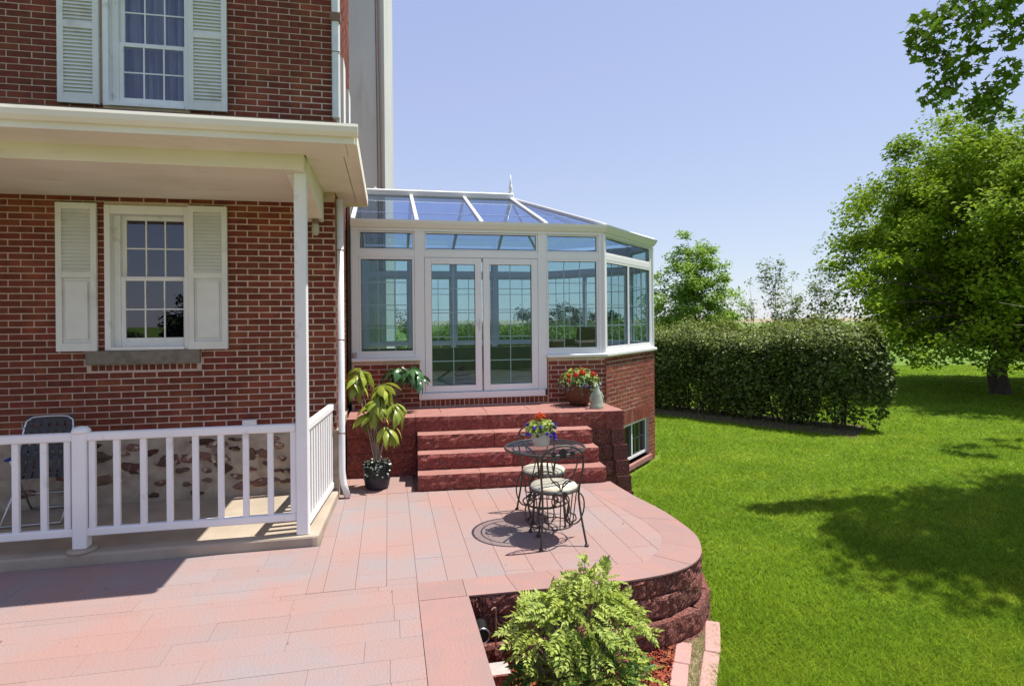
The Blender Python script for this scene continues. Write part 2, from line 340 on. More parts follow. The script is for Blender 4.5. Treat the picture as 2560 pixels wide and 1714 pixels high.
def crown_points(center, radii, n_clumps, per, clump_r, shell=0.45, zmin=None, shape=None, flat=0.55):
    """clumps spread through an uneven ellipsoid, leaves spread in each clump; returns positions, normals, clump centres"""
    c = np.array(center); rad = np.array(radii)
    d = unit(RNG.normal(size=(n_clumps, 3)))
    rr = shell + (1 - shell) * RNG.random((n_clumps, 1)) ** 0.6
    bump = 1 + 0.09 * np.sin(d[:, :1] * 5.1 + 1.3) * np.sin(d[:, 1:2] * 4.3 + d[:, 2:3] * 6.0) + 0.07 * np.clip(RNG.normal(size=(n_clumps, 1)), -2, 1.3)
    K = c + d * rad * rr * bump
    if shape is not None: K = shape(K)
    if zmin is not None: K = K[K[:, 2] > zmin]
    n = len(K)
    cr = clump_r * (0.6 + 0.8 * RNG.random((n, 1, 1)))
    off = unit(RNG.normal(size=(n * per, 3))).reshape(n, per, 3) * (RNG.random((n, per, 1)) ** 0.5) * cr
    off[:, :, 2] *= flat
    P = (K[:, None, :] + off).reshape(-1, 3)
    out = unit(P - c)
    Nn = 0.9 * np.array([0, 0, 1.0]) + 0.4 * out + 0.5 * RNG.normal(size=P.shape)
    return P, Nn, K

def limb_mesh(mb, a, b, r1, r2, sag=0.0, wob=0.12, n=5, seg=6):
    a = Vector(a); b = Vector(b); L = (b - a).length; pts = []; rs = []
    for i in range(n + 1):
        t = i / n; p = a.lerp(b, t) + Vector((random.gauss(0, 1), random.gauss(0, 1), random.gauss(0, 1))) * wob * L * 0.12 * sin(pi * t) + Vector((0, 0, sag * L * sin(pi * t)))
        pts.append(p); rs.append(r1 + (r2 - r1) * t)
    mb.tube(pts, rs, seg)

def tree(name, label, cat, base, trunk_h, trunk_r, center, radii, n_clumps, per, clump_r, leaf, m, group=None, shell=0.45, zmin=None, limbs=14, lobed=False, bark='bark', shape=None, aspect=0.62, extra=None, flat=0.55):
    root = thing(name, label, cat, base, group=group)
    base = Vector(base)
    P, Nn, K = crown_points(center, radii, n_clumps, per, clump_r, shell, zmin, shape, flat)
    if extra is not None:
        P2, N2, K2 = extra; P = np.vstack([P, P2]); Nn = np.vstack([Nn, N2]); K = np.vstack([K, K2])
    t = MB(); top = Vector((center[0], center[1], base.z + trunk_h))
    zc = center[2] + radii[2] * 0.55
    pts = [base + Vector((0, 0, -0.1)), base + Vector((0.01, 0, 0.12)), base + Vector((0.02, 0.01, trunk_h * 0.5)), top, Vector((center[0] + 0.1, center[1], zc))]
    t.tube(pts, [trunk_r * 1.45, trunk_r * 1.08, trunk_r * 0.92, trunk_r * 0.8, trunk_r * 0.15], 12, smooth=4)
    part(root, 'trunk', t, bark, smooth=True)
    b = MB(); order = list(range(len(K))); random.shuffle(order)
    for i in order[:limbs * 4]:
        k = Vector(K[i]); s = Vector((center[0], center[1], min(max(base.z + trunk_h * 0.75, k.z - 0.45 * (k - Vector(center)).length - 0.2), zc)))
        big = i in order[:limbs]
        limb_mesh(b, s, k, trunk_r * (0.34 if big else 0.12), trunk_r * 0.05, sag=0.05, n=5, seg=5)
    part(root, 'branches', b, bark, smooth=True)
    sz = leaf * (0.65 + 0.7 * RNG.random(len(P)))
    link('crown', leaf_mesh('crown', P, Nn, sz, m, lobed=lobed, aspect=aspect), root, kind='stuff')
    return root

def inside(px, py, poly):
    px = np.asarray(px); py = np.asarray(py); r = np.zeros(px.shape, bool); n = len(poly); j = n - 1
    for i in range(n):
        xi, yi = poly[i]; xj, yj = poly[j]
        c = ((yi > py) != (yj > py)) & (px < (xj - xi) * (py - yi) / (yj - yi + 1e-12) + xi)
        r ^= c; j = i
    return r

def clip_convex(poly, clip):
    """Sutherland-Hodgman; clip polygon counter-clockwise"""
    out = poly
    for i in range(len(clip)):
        a = clip[i]; b = clip[(i + 1) % len(clip)]; inp = out; out = []
        if not inp: return []
        def side(p): return (b[0] - a[0]) * (p[1] - a[1]) - (b[1] - a[1]) * (p[0] - a[0])
        for k in range(len(inp)):
            p, q = inp[k - 1], inp[k]; sp, sq = side(p), side(q)
            if (sp >= 0) != (sq >= 0):
                t = sp / (sp - sq); out.append((p[0] + (q[0] - p[0]) * t, p[1] + (q[1] - p[1]) * t))
            if sq >= 0: out.append(q)
    return out

def area(p): return 0.5 * sum(p[i - 1][0] * p[i][1] - p[i][0] * p[i - 1][1] for i in range(len(p)))

def shrink(poly, g):
    """inset a convex counter-clockwise polygon by g"""
    n = len(poly); res = poly
    for i in range(n):
        a = Vector(poly[i]); b = Vector(poly[(i + 1) % n]); d = b - a
        if d.length < 1e-6: continue
        d.normalize(); nn = Vector((-d.y, d.x)); a2 = a + nn * g; b2 = a2 + d
        big = [tuple(a2 - d * 50), tuple(a2 + d * 50), tuple(a2 + d * 50 + nn * 100), tuple(a2 - d * 50 + nn * 100)]
        res = clip_convex(res, big)
        if not res: return []
    return res
# ------------------------------------------------------------------ ground
GZ = -0.56
g = MB(); 
ring = [(-1500, -400), (1500, -400), (2600, 4500), (-2600, 4500)]
g.add([(x, y, GZ) for x, y in ring], [(0, 1, 2, 3)])
link('lawn', g.mesh('lawn', 'lawn'), kind='structure')
f = MB(); f.add([(-400, 70, GZ + 0.004), (500, 62, GZ + 0.004), (700, 260, GZ + 0.004), (-700, 260, GZ + 0.004)], [(0, 1, 2, 3)])
link('crop_field', f.mesh('crop_field', 'field'), kind='structure')
f = MB(); f.add([(-1200, 300, GZ + 0.02), (1400, 270, GZ + 0.02), (2500, 4400, GZ + 0.02), (-2500, 4400, GZ + 0.02)], [(0, 1, 2, 3)])
link('tan_field', f.mesh('tan_field', 'tan'), kind='structure')

# patio outline
EDGE = [(2.60, 6.75), (2.641, 6.162), (2.719, 5.623), (2.726, 5.153), (2.696, 4.873), (2.606, 4.634), (2.498, 4.455), (2.347, 4.317), (2.108, 4.21), (1.712, 4.15), (1.278, 4.157), (0.914, 4.172), (0.53, 4.181)]
def smooth_path(pts, k=4):
    P = [Vector(p) for p in pts]; Q = []
    for i in range(len(P) - 1):
        a = P[max(i - 1, 0)]; b = P[i]; c = P[i + 1]; d = P[min(i + 2, len(P) - 1)]
        for j in range(k):
            t = j / k; Q.append(0.5 * ((2 * b) + (c - a) * t + (2 * a - 5 * b + 4 * c - d) * t * t + (3 * b - a - 3 * c + d) * t ** 3))
    Q.append(P[-1]); return [tuple(q) for q in Q]
EDGES = smooth_path(EDGE, 3)
WX = 0.545
patio = MB()
outline = [(-0.58, 7.9), (-0.62, 5.35), (-9, 5.35), (-9, -4), (WX - 0.03, -4), (WX - 0.03, 4.19)] + [(x - 0.03 * 0, y + 0.0) for x, y in EDGES[::-1]] + [(2.7, 7.9)]
# solid core below the pavers, a little inside the wall face
core = [(-0.58, 7.9), (-0.62, 5.35), (-9, 5.35), (-9, -4), (WX - 0.05, -4), (WX - 0.05, 4.23)]
for i, (x, y) in enumerate(EDGES[::-1]):
    c = Vector((1.4, 5.4)); d = (c - Vector((x, y))).normalized(); core.append((x + d.x * 0.05, y + d.y * 0.05)) if i else None
core.append((2.55, 7.9))
patio.prism(core, -0.62, -0.0125)
patio_o = link('patio', patio.mesh('patio', 'joint'), kind='structure')

def slab_mesh(poly, z0, z1, c, name, m):
    """flat stone with chamfered top edge, polygon counter-clockwise"""
    p2 = shrink(poly, c)
    mb = MB(); n = len(poly)
    if len(p2) != n:
        mb.prism(poly, z0, z1)
    else:
        vs = [(x, y, z0) for x, y in poly] + [(x, y, z1 - c * 0.8) for x, y in poly] + [(x, y, z1) for x, y in p2]
        fs = [tuple(range(n - 1, -1, -1)), tuple(range(2 * n, 3 * n))]
        for k in range(n):
            k2 = (k + 1) % n; fs += [(k, k2, n + k2, n + k), (n + k, n + k2, 2 * n + k2, 2 * n + k)]
        mb.add(vs, fs)
    return mb.mesh(name, m)

INNER = [(0.195, 4.47), (1.95, 4.45), (2.02, 4.455), (2.232, 4.651), (2.352, 4.839), (2.406, 4.98), (2.41, 5.316), (2.324, 5.846), (2.17, 6.74), (0.195, 6.90)]
regionA = [(-0.60, 4.47)] + INNER[1:9] + [(0.32, 6.84), (-0.60, 6.86)]
regionL = [(-0.60, 6.86), (0.28, 6.855), (0.28, 7.70), (-0.60, 7.74)]
regionB = [(-5.2, 0.6), (0.19, 0.6), (0.19, 4.465), (-5.2, 4.465)]
regionC = [(-5.2, 4.465), (-0.60, 4.465), (-0.60, 5.385), (-5.2, 5.385)]
GAP = 0.0011
def lay(region, x0, x1, y0, y1, cell, seed, across=False, gap=GAP):
    rr = random.Random(seed); out = []
    x = x0; col = 0
    while x < x1:
        wdt = cell
        y = y0 - rr.random() * 0.6
        while y < y1:
            ln = rr.choice([0.45, 0.675, 0.9])
            q = [(x, y), (x + wdt, y), (x + wdt, y + ln), (x, y + ln)]
            if across: q = [(b_, a_) for a_, b_ in q][::-1]
            c = clip_convex(q, region)
            if len(c) >= 3 and abs(area(c)) > 0.004:
                c2 = shrink(c, gap)
                if len(c2) >= 3: out.append(c2)
            y += ln
        x += wdt
    return out
pieces = lay(regionA, -0.60 + 0.12, 2.6, 4.4, 6.9, 0.225, 3) + lay(regionA, -0.705, -0.48, 4.4, 6.9, 0.225, 33)
pieces = lay(regionA, -0.705, 2.6, 4.4, 6.9, 0.225, 3) + lay(regionL, -0.705, 0.4, 6.8, 7.8, 0.225, 4)
pieces += lay(regionB, 0.565, 4.5, -5.3, 0.3, 0.225, 5, True, 0.0006) + lay(regionC, 4.39, 5.4, -5.3, -0.5, 0.225, 6, True, 0.0006)
for p in pieces:
    link('paver', slab_mesh(p, -0.011, random.uniform(-0.0012, 0.0003), 0.0016, 'paver', 'paver'), patio_o)
# border band: pieces between the inner line and the outer edge
def resample(path, n):
    P = [Vector(p) for p in path]; L = [0]
    for i in range(1, len(P)): L.append(L[-1] + (P[i] - P[i - 1]).length)
    out = []
    for k in range(n + 1):
        s = L[-1] * k / n; i = 1
        while i < len(L) - 1 and L[i] < s: i += 1
        t = (s - L[i - 1]) / max(L[i] - L[i - 1], 1e-9); out.append(tuple(P[i - 1].lerp(P[i], t)))
    return out
outer = resample(EDGES, 48)
inn = resample([(2.17, 6.74), (2.324, 5.846), (2.41, 5.316), (2.406, 4.98), (2.352, 4.839), (2.232, 4.651), (2.02, 4.455), (1.95, 4.45), (1.2, 4.46), (0.53, 4.465)], 48)
for k in range(0, 48, 4):
    o_ = outer[k:k + 5]; i_ = inn[k:k + 5]
    poly = i_ + o_[::-1]
    if area(poly) < 0: poly = poly[::-1]
    c = Vector((sum(p[0] for p in poly) / len(poly), sum(p[1] for p in poly) / len(poly)))
    poly2 = []
    # pull the two end joints apart
    a0 = (Vector(o_[1]) - Vector(o_[0])).normalized() * GAP; a1 = (Vector(o_[-2]) - Vector(o_[-1])).normalized() * GAP
    i2 = [tuple(Vector(i_[0]) + a0)] + i_[1:-1] + [tuple(Vector(i_[-1]) + a1)]; o2 = [tuple(Vector(o_[0]) + a0)] + o_[1:-1] + [tuple(Vector(o_[-1]) + a1)]
    poly = i2 + o2[::-1]
    if area(poly) < 0: poly = poly[::-1]
    mb = MB(); mb.prism(poly, -0.012, random.uniform(-0.001, 0.001))
    link('border_stone', mb.mesh('border_stone', 'border'), patio_o)
mb = MB(); mb.prism([(0.1925, 4.1825), (0.5275, 4.1825), (0.5275, 4.4625), (0.1925, 4.4625)], -0.012, 0.0); link('border_stone', mb.mesh('border_stone', 'border'), patio_o)
y = 4.18
for ln in (1.35, 1.2, 1.3, 1.2):
    mb = MB(); mb.prism([(0.1935, y - ln + 0.003), (WX, y - ln + 0.003), (WX - 0.004 if y > 4 else WX, y - 0.003), (0.1935, y - 0.003)], -0.012, 0.0)
    link('border_stone', mb.mesh('border_stone', 'border'), patio_o); y -= ln

# dead leaves and crumbs blown over the paving
pl_ = np.stack([RNG.uniform(-3.6, 2.2, 46), RNG.uniform(2.6, 6.6, 46), np.full(46, 0.006)], 1); pl_ = pl_[(pl_[:, 0] < 0.5) & ((pl_[:, 0] > -0.5) | (pl_[:, 1] < 5.2)) | (pl_[:, 1] > 4.6) & (pl_[:, 0] > -0.4)]
link('leaf_litter', leaf_mesh('leaf_litter', pl_, np.array([0, 0, 1.0]) + 0.3 * RNG.normal(size=pl_.shape), 0.010 + 0.022 * RNG.random(len(pl_)) ** 2, 'mulch'), kind='stuff')

# ------------------------------------------------------------------ rough stone block
def rough_block(T, L, depth, h, seed, nx=13, nz=6, amp=0.019, m='block', topm=None):
    """split-face block: s 0..L, outward face at o=0, body back to -depth; front face displaced outward"""
    rr = random.Random(seed); mb = MB()
    vs = []; 
    for j in range(nz + 1):
        for i in range(nx + 1):
            e = min(i, nx - i, j, nz - j)
            d = (rr.random() - 0.25) * amp if e else -rr.random() * amp * 0.45
            s = L * i / nx + (rr.uniform(-0.3, 0.3) * L / nx if e else 0); z = h * j / nz + (rr.uniform(-0.25, 0.25) * h / nz if e else 0)
            if j in (0, nz) and 0 < i < nx: s = L * i / nx
            vs.append(T(s, d, z))
    n = (nx + 1)
    fs = [(j * n + i, j * n + i + 1, (j + 1) * n + i + 1, (j + 1) * n + i) for j in range(nz) for i in range(nx)]
    b = len(vs)
    vs += [T(0, -depth, 0), T(L, -depth, 0), T(L, -depth, h), T(0, -depth, h)]
    bot = [i for i in range(n)]; top = [nz * n + i for i in range(n)]; lf = [j * n for j in range(nz + 1)]; rt = [j * n + nx for j in range(nz + 1)]
    fs.append(tuple(top) + (b + 2, b + 3)); topi = len(fs) - 1
    fs.append(tuple(reversed(bot)) + (b, b + 1)); fs.append(tuple(lf) [::1] + (b + 3, b)); fs.append(tuple(reversed(rt)) + (b + 1, b + 2)); fs.append((b + 1, b, b + 3, b + 2))
    mb.add(vs, fs); me = mb.mesh('block', m)
    if topm: me.materials.append(M[topm]); me.polygons[topi].material_index = 1
    return me

# retaining wall along the patio edge
wall = thing('retaining_wall', 'low curved retaining wall of rough dark red split blocks holding up the patio', 'retaining wall', (2.6, 4.5, GZ))
path_w = EDGES + [(WX - 0.015, 4.18), (WX - 0.01, 3.6), (WX - 0.012, 2.0), (WX - 0.012, 0.5)]
corner_i = len(EDGES)
def offset_path(path, off):
    P = [Vector(p) for p in path]; out = []
    for i in range(len(P)):
        a = P[max(i - 1, 0)]; b = P[min(i + 1, len(P) - 1)]; d = (b - a).normalized(); out.append(tuple(P[i] + Vector((-d.y, d.x)) * off))
    return out
def wall_course(path, z0, z1, off, seed, Lb):
    rr = random.Random(seed); P = [Vector(p) for p in offset_path(path, off)]
    Ls = [0]
    for i in range(1, len(P)): Ls.append(Ls[-1] + (P[i] - P[i - 1]).length)
    def at(s):
        s = min(max(s, 0), Ls[-1]); i = 1
        while i < len(Ls) - 1 and Ls[i] < s: i += 1
        return P[i - 1].lerp(P[i], (s - Ls[i - 1]) / max(Ls[i] - Ls[i - 1], 1e-9))
    s = rr.uniform(-0.25, 0)
    while s < Ls[-1] - 0.1:
        ln = Lb * rr.uniform(0.9, 1.1); a = at(s + 0.002); b = at(s + ln - 0.002)
        if (b - a).length > 0.08:
            T, L, d, n = seg_T((b.x, b.y), (a.x, a.y))
            # outward is away from the patio
            me = rough_block(lambda ss, o, z, T=T: T(ss, o, z0 + z), L, 0.16, z1 - z0 - 0.003, rr.randint(0, 99999))
            link('block', me, wall)
        s += ln
# path runs from far right end round to the front-left, so outward is to the left of travel
main_path = EDGES
wall_course(main_path, -0.165, -0.0125, 0.0, 1, 0.40)
wall_course(main_path, -0.33, -0.165, 0.008, 2, 0.40)
wall_course(main_path, -0.52, -0.335, 0.065, 3, 0.40)
wall_course(main_path, -0.62, -0.52, 0.07, 13, 0.40)
side_path = [(WX - 0.02, 4.19), (WX - 0.02, 2.0), (WX - 0.02, 0.5)]
wall_course(side_path, -0.19, -0.0125, 0.0, 4, 0.40)
wall_course(side_path, -0.38, -0.19, 0.006, 5, 0.40)
wall_course(side_path, -0.62, -0.38, 0.012, 6, 0.40)

# ------------------------------------------------------------------ entrance steps and landing
steps = thing('entrance_steps', 'four red stone steps and landing leading up to the sunroom doors', 'steps', (1.4, 7.0, 0))
SL = -0.055                                             # steps are turned slightly against the house wall
def ln_y(y0, x): return y0 + SL * (x - 0.35)
def step_T(x0, y0, z0):
    q = (x0 + 1, y0 + SL); return seg_T((x0, y0), q)[0], z0
RIS = 0.183
for k in range(3):
    y0 = 6.845 + 0.245 * k; xs0 = 0.315 + 0.012 * k; xs1 = 2.55
    cuts = [[0, 0.72, 1.5, xs1 - xs0], [0, 1.15, xs1 - xs0], [0, 0.95, xs1 - xs0]][k]
    for a, b in zip(cuts[:-1], cuts[1:]):
        x0 = xs0 + a; T, L, d, n = seg_T((x0, ln_y(y0, x0)), (x0 + 1, ln_y(y0, x0 + 1)))
        zb = RIS * k
        me = rough_block(lambda s, o, z, T=T, zb=zb: T(s, o, zb + z), b - a - 0.003, 0.40, RIS - 0.002, 100 + k * 7 + int(a * 10), nx=max(8, int((b - a) / 0.05)), nz=5, amp=0.024, m='step', topm='steptop')
        link('step_block', me, steps)
LZ = 3 * RIS + RIS                                       # landing 0.732
xa, xb = -0.52, 3.07
yl = 7.585
cuts = [xa, 0.33, 1.25, 2.15, xb]
for i in range(4):
    x0, x1 = cuts[i], cuts[i + 1]
    T, L, d, n = seg_T((x0, ln_y(yl, x0)), (x0 + 1, ln_y(yl, x0 + 1)))
    me = rough_block(lambda s, o, z, T=T: T(s, o, LZ - 0.235 + z), x1 - x0 - 0.003, 0.30, 0.235, 300 + i, nx=max(8, int((x1 - x0) / 0.05)), nz=5, amp=0.014, m='step', topm='steptop')
    link('landing_block', me, steps)
# landing pavement behind the front blocks
core = MB(); core.prism([(xa + 0.01, ln_y(yl, xa) + 0.1), (xb - 0.02, ln_y(yl, xb) + 0.1), (xb + 0.02, 8.46), (xa + 0.01, 8.46)], -0.6, LZ - 0.03); part(steps, 'core', core, 'joint')
lay_r = [(xa, ln_y(yl, xa) + 0.302), (xb, ln_y(yl, xb) + 0.302), (xb + 0.06, 8.452), (xa, 8.452)]
x = xa
while x < xb:
    c = clip_convex([(x, 7.5), (x + 0.6, 7.5), (x + 0.6, 8.6), (x, 8.6)], lay_r)
    c = shrink(c, 0.003) if len(c) > 2 else []
    if len(c) > 2: link('landing_slab', slab_mesh(c, LZ - 0.05, LZ - 0.002, 0.003, 'landing_slab', 'steptop'), steps)
    x += 0.6
# rough courses under the landing at both sides of the steps, and round the right-hand corner
def course_row(x0, x1, y_at, z0, z1, Lb, seed, m='block'):
    rr = random.Random(seed); x = x0
    while x < x1 - 0.05:
        L_ = min(Lb * rr.uniform(0.9, 1.1), x1 - x)
        if x1 - x - L_ < 0.08: L_ = x1 - x
        T, L, d, n = seg_T((x, ln_y(y_at, x)), (x + 1, ln_y(y_at, x + 1)))
        link('block', rough_block(lambda s, o, z, T=T: T(s, o, z0 + z), L_ - 0.004, 0.2, z1 - z0 - 0.003, rr.randint(0, 9999), m=m), steps)
        x += L_
for k, (z0, z1) in enumerate([(0.29, 0.497), (0.085, 0.29), (-0.12, 0.085), (-0.325, -0.12), (-0.53, -0.325), (-0.62, -0.53)]):
    set_ = 0.018 * (k + 1)
    course_row(2.50, xb + set_, yl - set_ + 0.02, z0, z1, 0.42, 500 + k)
    if k < 3: course_row(xa, 0.34, yl + 0.03 - 0.35 * set_, z0, z1, 0.44, 520 + k, m='step')
    # right-hand return wall
    rr = random.Random(540 + k); y = ln_y(yl - set_, xb)
    while y < 8.5:
        T, L, d, n = seg_T((xb + set_, y), (xb + set_, y + 1))
        link('block', rough_block(lambda s, o, z, T=T: T(s, o, z0 + z), 0.4, 0.2, z1 - z0 - 0.003, rr.randint(0, 9999)), steps); y += 0.404
T, L, d, n = seg_T((xb, ln_y(yl, xb)), (xb, ln_y(yl, xb) + 1))
for s0_ in (0.0, 0.45):
    link('landing_block', rough_block(lambda s, o, z: T(s0_ + s, o - 0.002, LZ - 0.235 + z), 0.446, 0.26, 0.234, 560 + int(s0_ * 10), m='step', topm='steptop'), steps)

# ------------------------------------------------------------------ bricks
BL, BC, BH = 0.225, 0.068, 0.057
_bc = {}
def brick_mesh(L, h, m, dep=0.05):
    key = (round(L, 3), round(h, 3), m)
    if key not in _bc:
        c = 0.004; mb = MB(); x, z = key[0] / 2, key[1] / 2
        vs = [(-x, 0, -z), (x, 0, -z), (x, 0, z), (-x, 0, z), (-x, -dep + c, -z), (x, -dep + c, -z), (x, -dep + c, z), (-x, -dep + c, z), (-x + c, -dep, -z + c), (x - c, -dep, -z + c), (x - c, -dep, z - c), (-x + c, -dep, z - c)]
        fs = [(0, 1, 5, 4), (1, 2, 6, 5), (2, 3, 7, 6), (3, 0, 4, 7), (4, 5, 9, 8), (5, 6, 10, 9), (6, 7, 11, 10), (7, 4, 8, 11), (8, 9, 10, 11)]
        mb.add(vs, fs); _bc[key] = mb.mesh('brick', m)
    return _bc[key]
def brick_rows(s0, s1, z0, z1, holes=(), shift=0.0):
    out = []; k = 0; z = z0
    while z + BH <= z1 + 1e-3:
        zc = z + BC / 2; off = (BL / 2 if k % 2 else 0) + shift
        iv = [(s0, s1)]
        for (a, b, c, d) in holes:
            if c < zc < d:
                nv = []
                for (p, q) in iv:
                    if b <= p or a >= q: nv.append((p, q)); continue
                    if a > p: nv.append((p, a))
                    if b < q: nv.append((b, q))
                iv = nv
        s = s0 + off - BL * 3
        while s < s1:
            for p, q in iv:
                a, b = max(s + 0.0065, p + 0.003), min(s + BL - 0.0065, q - 0.003)
                if b - a > 0.03: out.append(((a + b) / 2, zc, b - a))
            s += BL
        z += BC; k += 1
    return out
def put_bricks(root, p, q, items, m, limit, seed, proud=0.004, h=BH, eye=Vector((0, 0, H))):
    """items: (s, z, length[, height]) on the wall p->q; nearest become bricks, the rest one joined part"""
    T, L, d, n = seg_T(p, q); ang = atan2(d.y, d.x); rr = random.Random(seed)
    its = sorted(items, key=lambda t: (Vector(T(t[0], 0, t[1])) - eye).length); rest = MB()
    for i, it in enumerate(its):
        hh = it[3] if len(it) > 3 else h
        pr = proud - 0.05 + rr.uniform(-0.002, 0.002) + 0.05
        me = brick_mesh(it[2], hh, m)
        pos = T(it[0], pr - 0.05, it[1])
        if i < limit:
            o = link('brick', me, root); o.location = pos; o.rotation_euler = (0, 0, ang)
        else:
            rest.box(it[0] - it[2] / 2, it[0] + it[2] / 2, -0.04, pr, it[1] - hh / 2, it[1] + hh / 2, T=lambda s, o, z: T(s, o, z))
    if rest.v: part(root, 'brickwork', rest, m, kind='stuff')

# ------------------------------------------------------------------ house
YW, XC = 6.86, -0.57
house = thing('brick_house', 'two storey red brick house with white shuttered windows and stone foundation', 'house', (-4, 7, GZ))
b = MB()
def wall_with_holes(mb, x0, x1, y0, y1, z0, z1, holes):
    xs = sorted(set([x0, x1] + [h[0] for h in holes] + [h[1] for h in holes])); zs = sorted(set([z0, z1] + [h[2] for h in holes] + [h[3] for h in holes]))
    for i in range(len(xs) - 1):
        for j in range(len(zs) - 1):
            xm, zm = (xs[i] + xs[i + 1]) / 2, (zs[j] + zs[j + 1]) / 2
            if any(h[0] < xm < h[1] and h[2] < zm < h[3] for h in holes): continue
            mb.box(xs[i], xs[i + 1], y0, y1, zs[j], zs[j + 1])
WL = (-2.867, -2.07, 1.672, 3.178)           # lower window opening
WU = (-2.867, -2.05, 4.205, 5.72)            # upper window opening
wall_with_holes(b, -9, XC, YW, YW + 0.25, 0.76, 8.2, [WL, WU])
b.box(XC - 0.25, XC, YW + 0.25, 9.6, 3.2, 8.2); b.box(XC - 0.25, XC, YW + 0.25, 13.0, 0.76, 3.2); b.box(-9, -8.75, YW + 0.25, 13, 0.76, 8.2); b.box(-8.75, XC - 0.25, 9.35, 9.6, 3.2, 8.2); b.box(-8.75, XC - 0.25, 12.75, 13, 0.76, 3.2); b.box(-8.75, XC - 0.25, 9.6, 12.75, 3.1, 3.2)
part(house, 'wall', b, 'mortar')
rows_lo = brick_rows(-5.2 + 9, XC + 9 - 0.0, 0.765, 3.32, [(WL[0] + 9, WL[1] + 9, WL[2] - 0.01, WL[3] + 0.01), (-3.04 + 9, -1.955 + 9, 1.46, 1.675), (-3.29 + 9, -2.94 + 9, 1.70, 3.16), (-2.05 + 9, -1.69 + 9, 1.70, 3.16)])
rows_up = brick_rows(-5.2 + 9, XC + 9, 4.165, 5.85, [(WU[0] + 9, WU[1] + 9, WU[2] - 0.01, WU[3]), (-3.25 + 9, -2.90 + 9, 4.22, 5.8), (-2.04 + 9, -1.69 + 9, 4.22, 5.8)])
sold = [(-3.035 + 9 + 0.0675 + 0.0672 * i, 1.4905, 0.056, 0.056) for i in range(15)]
put_bricks(house, (-9, YW), (XC, YW), rows_lo + rows_up + sold, 'brick', 300, 11)
side = brick_rows(0, 2.7, 0.765, 8.1, [])
put_bricks(house, (XC, YW), (XC, 15), [t for t in side if t[0] < 1.62 or t[1] > 4.3], 'brick', 0, 12)
# foundation
b = MB(); b.box(-9, XC + 0.02, YW - 0.03, YW + 0.25, -0.7, 0.745); b.box(XC - 0.25, XC + 0.02, YW + 0.25, 15, -0.7, 0.745)
part(house, 'foundation', b, 'white_wash')
rs = random.Random(5)
def blob(cx, cz, w_, h_, y, seed):
    rr = random.Random(seed); mb = MB(); n = 17; ring1 = []; ring2 = []; ph = rr.uniform(0, 6)
    for i in range(n):
        a = 2 * pi * i / n; r = 1 + 0.22 * sin(2 * a + ph) + 0.14 * sin(3 * a + 2 * ph) + rr.uniform(-0.16, 0.16); q = rr.uniform(0.72, 0.9)
        ring1.append((cx + w_ * cos(a) * r, y, cz + h_ * sin(a) * r)); ring2.append((cx + w_ * q * cos(a) * r, y - rr.uniform(0.012, 0.030), cz + h_ * q * sin(a) * r))
    vs = ring1 + ring2 + [(cx + rr.uniform(-.3, .3) * w_, y - 0.034, cz)]
    fs = [((i + 1) % n, i, n + i, n + (i + 1) % n) for i in range(n)] + [(n + (i + 1) % n, n + i, 2 * n) for i in range(n)]
    return mb.add(vs, fs)
STON = [(-2.27, .50, .13, .055), (-2.02, .53, .14, .06), (-1.95, .69, .12, .03), (-1.80, .66, .09, .045), (-1.78, .50, .10, .05), (-1.74, .40, .09, .06), (-1.46, .53, .06, .055), (-1.35, .53, .07, .06), (-1.48, .37, .06, .03), (-1.30, .42, .04, .03), (-1.18, .61, .06, .04), (-0.96, .61, .07, .035), (-0.99, .48, .035, .03), (-1.05, .33, .09, .03), (-1.33, .23, .13, .05), (-1.55, .20, .10, .045), (-1.0, .70, .03, .03),
        (-2.6, .45, .12, .06), (-2.85, .34, .12, .06), (-2.9, .58, .10, .05), (-3.2, .40, .13, .06), (-3.1, .22, .1, .05), (-3.5, .5, .12, .07), (-2.35, .28, .07, .03), (-2.1, .25, .05, .02), (-1.9, .28, .05, .025), (-2.6, .66, .1, .03), (-0.8, .55, .03, .05), (-3.6, .25, .1, .05), (-1.22, .69, .05, .018), (-1.62, .70, .07, .02), (-2.45, .60, .08, .035), (-2.15, .40, .07, .03), (-1.90, .38, .05, .025), (-1.60, .30, .06, .03), (-1.15, .47, .05, .03), (-1.18, .34, .05, .02), (-0.87, .40, .05, .03), (-0.85, .25, .07, .03), (-2.72, .60, .07, .03), (-3.0, .70, .1, .03), (-2.45, .16, .09, .03), (-2.0, .15, .08, .03), (-3.35, .62, .07, .03), (-1.62, .60, .05, .03), (-1.08, .22, .07, .025)]
for i, (cx, cz, w_, h_) in enumerate(STON): part(house, 'stone', blob(cx, cz, w_, h_, YW - 0.029, i), 'fieldstone')
